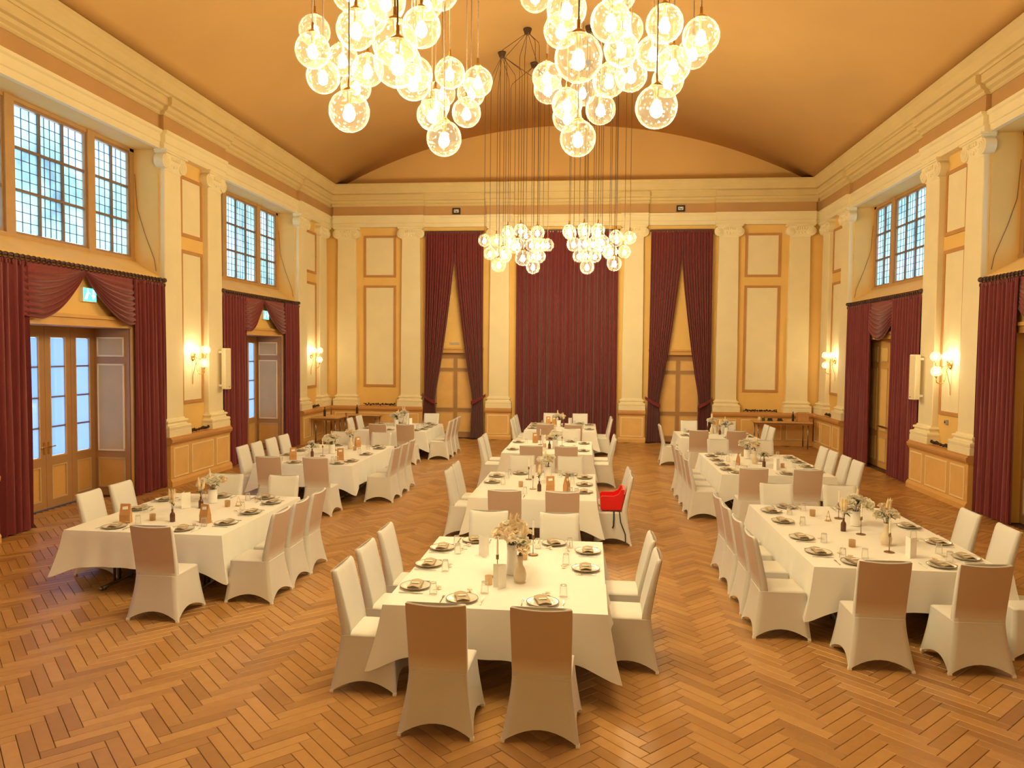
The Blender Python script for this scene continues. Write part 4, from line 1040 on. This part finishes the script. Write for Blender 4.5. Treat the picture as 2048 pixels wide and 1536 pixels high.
def petal_flower(name, m, R, layers, seed):
    rnd = random.Random(seed); mb = MB()
    for li, (n, r, tilt) in enumerate(layers):
        for i in range(n):
            a = 2 * PI * i / n + li * 0.4 + rnd.uniform(-0.1, 0.1); L = R * r; w = L * 0.62; tl = tilt + rnd.uniform(-0.12, 0.12)
            def fn(u, v):
                y = L * v; x = w * (u - 0.5) * 2 * math.sin(PI * (0.12 + 0.80 * v)) ; c = 0.35 * L * (2 * u - 1) ** 2 * v
                rad = y * math.cos(tl) - c * math.sin(tl); z = y * math.sin(tl) + c * math.cos(tl) - 0.18 * L * v * v
                return (rad * math.cos(a) - x * math.sin(a), rad * math.sin(a) + x * math.cos(a), z)
            mb.grid(fn, 2, 3)
    return mb.mesh(name, m, True)
ROSE = [petal_flower('blossom', mm, 0.062, [(5, 0.45, 1.25), (6, 0.75, 0.95), (7, 1.0, 0.5), (7, 1.05, 0.1)], 3) for mm in ('petal_cream', 'petal_peach')]
DAISY = petal_flower('blossom', 'petal_cream', 0.075, [(5, 0.6, 0.9), (6, 1.0, 0.25)], 5)
LEAFM = MB().grid(lambda u, v: ((u - 0.5) * 0.045 * math.sin(PI * (0.05 + 0.92 * v)), 0.10 * v, 0.02 * math.sin(PI * v) + 0.012 * abs(u - 0.5)), 2, 4).mesh('leaf', 'leaf', True)
def plume_mesh():
    mb = MB(); rnd = random.Random(4)
    mb.lathe([(0.003, 0.0), (0.012, 0.03), (0.019, 0.07), (0.017, 0.12), (0.008, 0.17), (0.001, 0.20)], n=7)
    for i in range(40):
        z = rnd.uniform(0.01, 0.17); a = rnd.uniform(0, 2 * PI); r = 0.016
        mb.add([(r * math.cos(a), r * math.sin(a), z), (r * math.cos(a + .3), r * math.sin(a + .3), z), (0.032 * math.cos(a), 0.032 * math.sin(a), z + 0.04)], [(0, 1, 2)])
    return mb.mesh('plume', 'dry_grass')
PLUME = plume_mesh()
def bouquet(loc, label, n, spread, height, mixc=0.5, plumes=1, leaves=5, seed=0, kind='rose', sc=1.0):
    t = thing('flower_bouquet', loc, 0, label, 'flowers', 'table bouquets'); rnd = random.Random(seed)
    for i in range(n):
        a = 2 * PI * i / n + rnd.uniform(-0.3, 0.3); r = spread * math.sqrt(rnd.uniform(0.02, 1.0)) if n > 1 else 0; h = height * (1.05 - 0.5 * (r / max(spread, .01)) ** 2) * rnd.uniform(0.85, 1.1)
        p = (r * math.cos(a), r * math.sin(a), h)
        MB().tube([(0, 0, -0.06), (p[0] * 0.4, p[1] * 0.4, h * 0.5), (p[0], p[1], h)], 0.0028, 4).build('stem', 'stem', t)
        me = DAISY if kind == 'daisy' else ROSE[0 if rnd.random() > mixc else 1]
        o = link('blossom', me, t, p, (rnd.uniform(-0.5, 0.5) - 0.3, 0.6 * r / max(spread, .01) * math.cos(a), rnd.uniform(0, 6)))
        s_ = rnd.uniform(0.8, 1.2) * sc; o.scale = (s_, s_, s_)
    for i in range(leaves):
        a = rnd.uniform(0, 2 * PI); o = link('leaf', LEAFM, t, (0.02 * math.cos(a), 0.02 * math.sin(a), height * rnd.uniform(0.25, 0.7)), (rnd.uniform(-0.2, 0.9), 0, a))
    for i in range(plumes):
        a = rnd.uniform(0, 2 * PI); tl = rnd.uniform(0.05, 0.25)
        o = link('plume', PLUME, t, (0.02 * math.cos(a), 0.02 * math.sin(a), height * 0.65), (tl * math.sin(a), -tl * math.cos(a) * -1, 0))
        MB().tube([(0, 0, -0.05), (0.02 * math.cos(a), 0.02 * math.sin(a), height * 0.67)], 0.0025, 4).build('stem', 'stem', t)
    return t
VASES = {
 'cylinder': ([(0.0, 0.0), (0.058, 0.0), (0.062, 0.01), (0.062, 0.185), (0.058, 0.19), (0.054, 0.185), (0.054, 0.02), (0.0, 0.02)], 'ceramic_white', 0.19),
 'tall': ([(0.0, 0.0), (0.05, 0.0), (0.055, 0.01), (0.050, 0.22), (0.055, 0.29), (0.050, 0.29), (0.045, 0.22), (0.0, 0.2)], 'ceramic_white', 0.29),
 'curvy': ([(0.0, 0.0), (0.042, 0.0), (0.056, 0.03), (0.062, 0.08), (0.050, 0.13), (0.030, 0.165), (0.024, 0.20), (0.030, 0.255), (0.026, 0.255), (0.020, 0.20), (0.0, 0.19)], 'ceramic_beige', 0.255),
 'bottle': ([(0.0, 0.0), (0.030, 0.0), (0.032, 0.005), (0.032, 0.085), (0.026, 0.105), (0.013, 0.120), (0.013, 0.150), (0.016, 0.155), (0.010, 0.155), (0.009, 0.12), (0.0, 0.11)], 'bottle_brown', 0.155),
}
VM = {}
for k, (pr, mm, h) in VASES.items():
    body = MB().lathe(pr, n=18, cap=False).mesh('body', mm, True)
    r = max(p[0] for p in pr[:3]); foot = MB().lathe([(r * 0.8, -0.0005), (r * 1.02, 0.0), (r * 1.02, 0.005), (r * 0.9, 0.008)], n=18).mesh('foot_ring', mm, True)
    VM[k] = ([('body', body), ('foot_ring', foot)], h)
CSTICK = [('base', MB().lathe([(0.055, 0.0), (0.055, 0.004), (0.048, 0.008), (0.006, 0.010)], n=20).mesh('base', 'bronze', True)), ('stem', MB().lathe([(0.004, 0.008), (0.004, 0.17)], n=8).mesh('stem', 'bronze', True)),
          ('cup', MB().lathe([(0.005, 0.168), (0.014, 0.172), (0.014, 0.215), (0.011, 0.215), (0.011, 0.18), (0.0, 0.18)], n=12, cap=False).mesh('cup', 'bronze', True))]
CANDLE = [('wax', MB().lathe([(0.0105, 0.0), (0.0105, 0.02), (0.009, 0.16), (0.006, 0.185), (0.002, 0.19)], n=10).mesh('wax', 'wax', True)), ('wick', MB().tube([(0, 0, 0.188), (0.001, 0, 0.20)], 0.0012, 4).mesh('wick', 'black'))]
TEA = [('glass', MB().lathe([(0.0, 0.0), (0.034, 0.0), (0.036, 0.004), (0.037, 0.082), (0.034, 0.082), (0.033, 0.012), (0.0, 0.010)], n=18, cap=False).mesh('glass', 'amber_glass', True)), ('wax', MB().lathe([(0.020, 0.012), (0.020, 0.03), (0.0, 0.031)], n=12).mesh('wax', 'wax', True))]
def bag_parts():
    b = MB().loft([[(-0.065, -0.035, 0), (0.065, -0.035, 0), (0.065, 0.035, 0), (-0.065, 0.035, 0)], [(-0.065, -0.035, 0.10), (0.065, -0.035, 0.10), (0.060, 0.035, 0.10), (-0.060, 0.035, 0.10)],
                   [(-0.062, -0.008, 0.205), (0.062, -0.008, 0.205), (0.062, 0.008, 0.205), (-0.062, 0.008, 0.205)], [(-0.060, -0.004, 0.235), (0.060, -0.004, 0.235), (0.060, 0.003, 0.235), (-0.060, 0.003, 0.235)]])
    f = MB().loft([[(-0.062, -0.012, 0.20), (0.062, -0.012, 0.20), (0.062, -0.009, 0.20), (-0.062, -0.009, 0.20)], [(-0.061, -0.008, 0.237), (0.061, -0.008, 0.237), (0.061, -0.004, 0.237), (-0.061, -0.004, 0.237)]])
    tg = MB().loft([[(-0.03, -0.022, 0.165), (0.035, -0.022, 0.172), (0.035, -0.019, 0.172), (-0.03, -0.019, 0.165)], [(-0.034, -0.012, 0.200), (0.031, -0.012, 0.207), (0.031, -0.009, 0.207), (-0.034, -0.009, 0.200)]])
    return [('body', b.mesh('body', 'kraft')), ('folded_top', f.mesh('folded_top', 'kraft')), ('label_strip', tg.mesh('label_strip', 'paper'))]
BAG = bag_parts()
def card_parts():
    a = MB().box(-0.001, 0.001, 0, 0.12, 0, 0.215); an = 0.9
    b = MB().box(-0.001, 0.001, 0, 0.12, 0, 0.215).mapped(lambda x, y, z: (x * math.cos(an) + y * math.sin(an), y * math.cos(an) - x * math.sin(an), z))
    return [('page', a.mesh('page', 'paper')), ('page', b.mesh('page', 'paper'))]
CARD = card_parts()
NUMB = [('frame', MB().tube([(-0.035, 0, 0.006), (0.0, 0, 0.13), (0.035, 0, 0.006)], 0.004, 6).tube([(-0.02, 0.03, 0.05), (0.02, -0.01, 0.05)], 0.003, 6).mesh('frame', 'brass', True)), ('foot', MB().box(-0.04, 0.04, -0.025, 0.025, 0, 0.006).mesh('foot', 'brass'))]
FAV = [('blossom', petal_flower('blossom', 'petal_peach', 0.03, [(5, 0.5, 1.1), (6, 1.0, 0.45)], 9), (0, 0, 0.012)), ('stem', MB().tube([(0, 0, 0.012), (0.03, 0.01, 0.006), (0.06, 0.012, 0.004)], 0.002, 4).mesh('stem', 'stem'))]

# ---- centrepieces: kind, x, y
ITEMS = {
 'T1': [('card', 0.08, 6.68, 2.6), ('curvy', 0.19, 6.84), ('stick', -0.04, 6.98), ('tea', -0.09, 6.74), ('tea', 0.16, 7.62), ('stick', 0.24, 7.80), ('card', -0.26, 7.62, 0.6), ('tall', 0.09, 7.10), ('bottle', 0.14, 7.36)],
 'L1': [('bag', -4.86, 8.56, 0.1), ('bag', -3.90, 8.69, -0.3), ('bottle', -4.33, 8.69), ('tea', -4.61, 8.72), ('tea', -4.10, 9.65), ('card', -4.62, 9.40, 0.2), ('cylinder', -4.43, 9.87), ('bottle', -4.40, 9.50), ('number', -3.97, 9.71)],
 'R1': [('tea', 3.80, 10.22), ('tea', 3.77, 8.62), ('number', 3.92, 9.95), ('stick', 4.10, 10.11), ('stick', 4.08, 9.24), ('stick', 4.10, 8.44), ('bottle', 3.93, 9.40), ('cylinder', 4.18, 9.72), ('curvy', 4.18, 8.74), ('card', 4.22, 8.20, 0.0)],
 'T2': [('bottle', 0.06, 11.43), ('bag', 0.23, 11.43, 0.15), ('bag', 0.48, 11.47, 1.2), ('stick', -0.19, 12.46), ('card', -0.15, 12.62, 0.4), ('cylinder', 0.12, 12.70), ('stick', -0.05, 11.58), ('tea', -0.26, 11.78)],
 'T3': [('bag', -0.45, 17.55, 0.0), ('bottle', -0.06, 16.54), ('cylinder', 0.06, 16.72), ('stick', -0.31, 17.20), ('card', -0.24, 17.30, 0.5), ('stick', 0.20, 17.05), ('tea', -0.18, 16.75)],
 'T4': [('bag', -0.40, 22.10, 0.2), ('bag', -0.22, 22.05, -0.2), ('cylinder', -0.06, 21.45), ('bottle', 0.09, 21.35), ('card', 0.26, 21.95, 0.5), ('stick', 0.0, 21.75)],
 'L2': [('bottle', -4.74, 14.44), ('stick', -4.56, 14.55), ('cylinder', -4.52, 14.98), ('bag', -4.02, 14.06, 0.2), ('bag', -4.30, 16.02, 1.0), ('curvy', -4.37, 15.72), ('card', -4.87, 14.62, 0.5), ('bag', -4.95, 13.98, 0.5), ('stick', -4.62, 15.45), ('tea', -4.20, 15.5)],
 'L3': [('bottle', -4.69, 20.95), ('curvy', -4.53, 21.10), ('cylinder', -4.66, 20.72), ('card', -4.33, 20.9, 0.4), ('stick', -4.75, 21.2), ('tea', -4.2, 20.4)],
 'R2': [('cylinder', 4.06, 15.69), ('curvy', 4.06, 14.95), ('bottle', 4.15, 14.56), ('card', 4.28, 14.15, 0.2), ('tea', 4.48, 14.51), ('bag', 3.70, 14.74, 1.3), ('tea', 4.05, 16.05), ('stick', 4.25, 15.3)],
 'R3': [('stick', 3.98, 20.35), ('bottle', 4.29, 20.25), ('cylinder', 4.46, 20.30), ('curvy', 4.12, 20.5), ('card', 4.25, 20.6, 0.6)],
}
def setting(key, side, x, y, where, cutlery=True, favour=False, g=None):
    """plate, napkin, upturned tumbler, fork and knife of one cover; ang = direction the guest faces"""
    ph = abbr(TABLES[key][6]); ang = {'f': 0, 'b': PI, 'l': -PI / 2, 'r': PI / 2}[side]
    cs, sn = math.cos(ang), math.sin(ang)
    def W(a, b): return (x + a * cs - b * sn, y + a * sn + b * cs, TZ)
    spawn('plate', [('dish', PM), ('rim', RM)], W(0, 0), ang, 'pale plate under napkin, %s, %s' % (where, ph), 'plate', 'plates on the tables')
    spawn('napkin', [('fold', NM), ('name_tag', TAGM)], W(0, 0), ang + (PI / 2 if side in 'lr' else 0.25), 'folded taupe napkin with name tag, %s, %s' % (where, ph), 'napkin', 'napkins on the plates')
    spots = [(q[1], q[2]) for q in seats(key)] + [(q[1], q[2]) for q in ITEMS[key]]
    cand = [W(a, b) for a, b in ((0.17, 0.20), (-0.17, 0.20), (0.12, 0.24), (-0.10, 0.25), (0.22, 0.16), (0.0, 0.26))]
    gx, gy, _ = max(cand, key=lambda p: min(0.19, min(math.hypot(p[0] - a, p[1] - b) for a, b in spots)) - 0.0001 * cand.index(p))
    spawn('tumbler', [('bowl', TUM), ('base', TUB)], (gx, gy, TZ), 0, 'upturned clear tumbler, %s, %s' % (where, ph), 'glass', 'tumblers on the tables')
    if cutlery:
        spawn('fork', [('handle', FH), ('tines', FTM)], W(-0.175, 0.0), ang, 'steel fork beside the plate, %s, %s' % (where, ph), 'fork', 'forks on the tables')
        spawn('knife', [('handle', KH), ('blade', KB)], W(0.175, 0.0), ang, 'steel knife beside the plate, %s, %s' % (where, ph), 'knife', 'knives on the tables')
    if favour:
        spawn('rose_favour', FAV, W(0.03, 0.22), random.uniform(0, 6), 'small peach rose by the plate, %s, %s' % (where, ph), 'flower', 'rose favours')
MEAS = {  # plate spots read for the nearest tables
 'T1': [('l', -0.76, 7.91), ('l', -0.77, 7.28), ('l', -0.74, 6.57), ('r', 0.82, 7.98), ('r', 0.80, 7.33), ('f', -0.26, 6.28), ('f', 0.44, 6.28), ('b', -0.46, 8.27), ('b', 0.44, 8.27)],
 'L1': [('f', -4.84, 8.31), ('f', -3.99, 8.31), ('r', -3.62, 8.68), ('r', -3.60, 9.30), ('r', -3.60, 9.95), ('l', -5.17, 9.30), ('l', -5.17, 9.93), ('b', -3.84, 10.27), ('b', -4.5, 10.27)],
 'R1': [('l', 3.31, 10.42), ('l', 3.31, 9.80), ('l', 3.31, 8.94), ('l', 3.31, 8.30), ('f', 3.57, 7.94), ('f', 4.42, 7.94), ('r', 4.82, 8.28), ('r', 4.82, 8.92), ('r', 4.82, 9.72), ('b', 3.59, 10.72), ('b', 4.40, 10.72)],
 'T2': [('l', -0.76, 12.68), ('l', -0.76, 12.08), ('r', 0.75, 12.73), ('r', 0.75, 12.05), ('r', 0.75, 11.40), ('f', -0.31, 10.96), ('f', 0.47, 10.96), ('b', -0.38, 13.0), ('b', 0.49, 13.0)],
}
def seats(key):
    if key in MEAS: return MEAS[key]
    x0, x1, y0, y1 = TABLES[key][:4]; out = []
    for k, s_, back, cs in CHAIRS:
        if k != key: continue
        for c in cs:
            if s_ == 'f': out.append(('f', c, y0 + 0.18))
            elif s_ == 'b': out.append(('b', c, y1 - 0.18))
            else:
                i, n = cs.index(c), len(cs); yy = y0 + 0.52 + (y1 - y0 - 1.04) * i / (n - 1) if n > 1 else min(max(c, y0 + 0.55), y1 - 0.55)
                out.append((s_, x0 + 0.18 if s_ == 'l' else x1 - 0.18, yy))
    return out
for key in TABLES:
    st = seats(key); cnt = {}
    bys = {s_: sorted([(y if s_ in 'lr' else x) for q, x, y in st if q == s_]) for s_ in 'fblr'}
    for s_, x, y in st:
        L_ = bys[s_]; i = L_.index(y if s_ in 'lr' else x); n = len(L_)
        if s_ in 'fb': where = SIDE[s_] + ('' if n == 1 else (' glazed-door seat' if i == 0 else ' panelled-door seat'))
        else: where = SIDE[s_].replace(' side', '') + ' seat ' + ['one', 'two', 'three', 'four'][n - 1 - i]
        setting(key, s_, x, y, where, cutlery=key in ('T1', 'T2', 'L1', 'R1', 'L2', 'R2'), favour=key in ('T1', 'R1', 'L1'))
WORD = {'cylinder': 'white cylinder vase', 'tall': 'tall white vase', 'curvy': 'waisted beige ceramic vase', 'bottle': 'small brown bottle vase'}
sdd = 100
for key, its in ITEMS.items():
    ph = abbr(TABLES[key][6]); seen = {}
    tot = {k: sum(1 for i in its if i[0] == k) for k in set(i[0] for i in its)}
    for it in its:
        k, x, y = it[:3]; rz = it[3] if len(it) > 3 else 0.0; sdd += 1
        # rank of this piece among its kind, counted from the end wall
        ys = sorted([i[2] for i in its if i[0] == k], reverse=True); rk = ys.index(y)
        o_ = '' if tot[k] == 1 else ', ' + ORD[rk] + ' from end wall'
        loc = (x, y, TZ)
        if k in VM:
            spawn('vase', VM[k][0], loc, 0, '%s%s, on %s' % (WORD[k], o_, ph), 'vase', 'vases on the tables')
            top = (x, y, TZ + VM[k][1])
            if k == 'bottle':
                if sdd % 2 or key in ('L1',): bouquet(top, 'dried grass in bottle%s, %s' % (o_, ph), 1, 0.02, 0.10, 0.3, 3, 2, sdd, sc=0.6)
                else: bouquet(top, 'pale roses in bottle%s, %s' % (o_, ph), 4, 0.06, 0.12, 0.3, 0, 6, sdd)
            elif k == 'curvy': bouquet(top, 'peach blooms with leaves in the beige vase, ' + ph, 6, 0.09, 0.14, 0.6, 2, 8, sdd, sc=1.15)
            elif k == 'tall': bouquet(top, 'cream and peach roses in the tall white vase, ' + ph, 12, 0.15, 0.17, 0.45, 3, 9, sdd, sc=1.25)
            else: bouquet(top, 'cream roses with dark leaves in the white vase, ' + ph, 11 if key in ('L1', 'R1', 'R2', 'L2') else 7, 0.15, 0.15, 0.2, 1, 8, sdd, sc=1.25)
        elif k == 'stick':
            spawn('candlestick', CSTICK, loc, 0, 'slim bronze candlestick%s, on %s' % (o_, ph), 'candlestick', 'candlesticks on the tables')
            spawn('taper_candle', CANDLE, (x, y, TZ + 0.18), 0, 'white taper candle in candlestick%s, %s' % (o_, ph), 'candle', 'taper candles')
        elif k == 'tea': spawn('tealight_glass', TEA, loc, 0, 'amber tealight glass%s, on %s' % (o_, ph), 'tealight', 'tealight glasses')
        elif k == 'bag': spawn('paper_bag', BAG, loc, rz, 'brown kraft bag%s, on %s' % (o_, ph), 'paper bag', 'kraft bags on the tables')
        elif k == 'card': spawn('menu_card', CARD, loc, rz, 'standing folded white menu card%s, on %s' % (o_, ph), 'menu card', 'menu cards')
        elif k == 'number': spawn('table_number', NUMB, loc, 0.4, 'small gilt table-number stand on ' + ph, 'table number')

# ================================================================ corner tables along the end wall
def side_table(x0, x1, y0, y1, h, label):
    t = thing('side_table', ((x0 + x1) / 2, (y0 + y1) / 2, 0), 0, label, 'table')
    w, d = (x1 - x0) / 2, (y1 - y0) / 2
    MB().bevel_box(-w, w, -d, d, h - 0.035, h, 0.006).build('tabletop', 'table_wood', t)
    MB().box(-w + 0.08, w - 0.08, -d + 0.06, d - 0.06, h - 0.09, h - 0.035).build('apron', 'chair_wood', t)
    for sx in (-1, 1):
        for sy in (-1, 1): MB().tube([(sx * (w - 0.12), sy * (d - 0.09), 0), (sx * (w - 0.12), sy * (d - 0.09), h - 0.06)], 0.018, 8).build('leg', 'chrome_dark', t, smooth=True)
    return t
side_table(-7.78, -6.92, 22.25, 23.35, 0.80, 'wooden side table standing along the glazed-door wall corner')
side_table(-7.40, -5.98, 23.42, 24.12, 0.80, 'wooden side table against the end wall, glazed-door corner')
side_table(5.88, 7.60, 23.40, 24.12, 0.82, 'wooden side table against the end wall, panelled-door corner')
def dark_bottle(x, y, z, label):
    spawn('wine_bottle', [('glass', MB().lathe([(0.0, 0), (0.036, 0), (0.037, 0.01), (0.037, 0.18), (0.028, 0.21), (0.014, 0.235), (0.013, 0.29), (0.0, 0.29)], n=12).mesh('glass', 'black', True)),
                          ('neck_foil', MB().lathe([(0.0155, 0.26), (0.0155, 0.295), (0.0, 0.297)], n=12).mesh('neck_foil', 'bottle_brown', True))], (x, y, z), 0, label, 'bottle', 'dark bottles')
dark_bottle(-7.52, 22.75, 0.80, 'dark bottle on the side table by the glazed-door wall')
dark_bottle(-6.85, 23.95, 0.80, 'dark bottle on the end-wall side table, glazed-door corner')
dark_bottle(7.12, 23.86, 0.82, 'dark bottle on the end-wall side table, panelled-door corner')
# things on the panelled-door corner table
t = thing('wicker_box', (7.38, 23.8, 0.82), 0, 'brown box with open top on the panelled-door corner table', 'box')
frame = MB(); frame.box(-0.16, 0.16, -0.12, 0.12, 0, 0.012); frame.box(-0.16, 0.16, -0.12, -0.108, 0, 0.26); frame.box(-0.16, 0.16, 0.108, 0.12, 0, 0.26); frame.box(-0.16, -0.148, -0.108, 0.108, 0, 0.26); frame.box(0.148, 0.16, -0.108, 0.108, 0, 0.26)
frame.build('body', 'kraft', t)
mb = MB(); frame_rect(mb, -0.17, 0.17, 0, 0.30, 0.012, -0.125, -0.12); mb.build('handle_frame', 'chair_wood', t)
for i, (x, mm, r, h, lb) in enumerate([(6.10, 'ceramic_beige', 0.05, 0.15, 'small beige jar'), (6.22, 'leaf', 0.045, 0.12, 'small green jar')]):
    spawn('jar', [('body', MB().lathe([(0, 0), (r, 0), (r * 1.05, h * .4), (r * .85, h * .85), (0, h * .86)], n=14).mesh('body', mm, True)), ('lid', MB().lathe([(0, h * .86), (r * .9, h * .86), (r * .9, h), (0, h)], n=14).mesh('lid', 'brass', True))], (x, 23.82, 0.82), 0, lb + ' on the panelled-door corner table', 'jar')
for i, x in enumerate((6.42, 6.72)):
    t = thing('card_reader', (x, 23.82, 0.82), 0.2 * i, ['small black device with stand beside the green jar on corner table', 'small black device in the middle of the panelled-door corner table'][i], 'device')
    MB().bevel_box(-0.08, 0.08, -0.05, 0.05, 0, 0.03, 0.006).build('stand', 'black', t); MB().loft([[(-0.07, -0.02, 0.03), (0.07, -0.02, 0.03), (0.07, 0.02, 0.03), (-0.07, 0.02, 0.03)], [(-0.065, 0.0, 0.085), (0.065, 0.0, 0.085), (0.065, 0.03, 0.085), (-0.065, 0.03, 0.085)]]).build('screen', 'black', t)
# wooden chair by the glazed-door corner tables
t = thing('wooden_chair', (-6.35, 21.55, 0), -PI / 2 + 0.3, 'brown wooden chair standing by the corner side tables', 'chair')
MB().bevel_box(-0.22, 0.22, 0.02, 0.45, 0.43, 0.465, 0.01).build('seat', 'chair_wood', t)
MB().grid(lambda u, v: (-0.2 + 0.4 * u, 0.03 - 0.10 * v - 0.03 * math.sin(PI * u), 0.62 + 0.40 * v), 8, 4).grid(lambda u, v: (-0.2 + 0.4 * u, 0.05 - 0.10 * v - 0.03 * math.sin(PI * u), 0.62 + 0.40 * v), 8, 4).build('backrest', 'chair_wood', t, smooth=True)
for x, y in ((-0.19, 0.05), (0.19, 0.05), (-0.19, 0.42), (0.19, 0.42)):
    pts = [(x * 1.08, y - (0.04 if y < .1 else -0.02), 0), (x, y, 0.44)] + ([(x, y - 0.03, 0.65), (x, y - 0.10, 1.0)] if y < .1 else [])
    MB().tube(pts, 0.017, 7).build('leg', 'chair_wood', t, smooth=True)
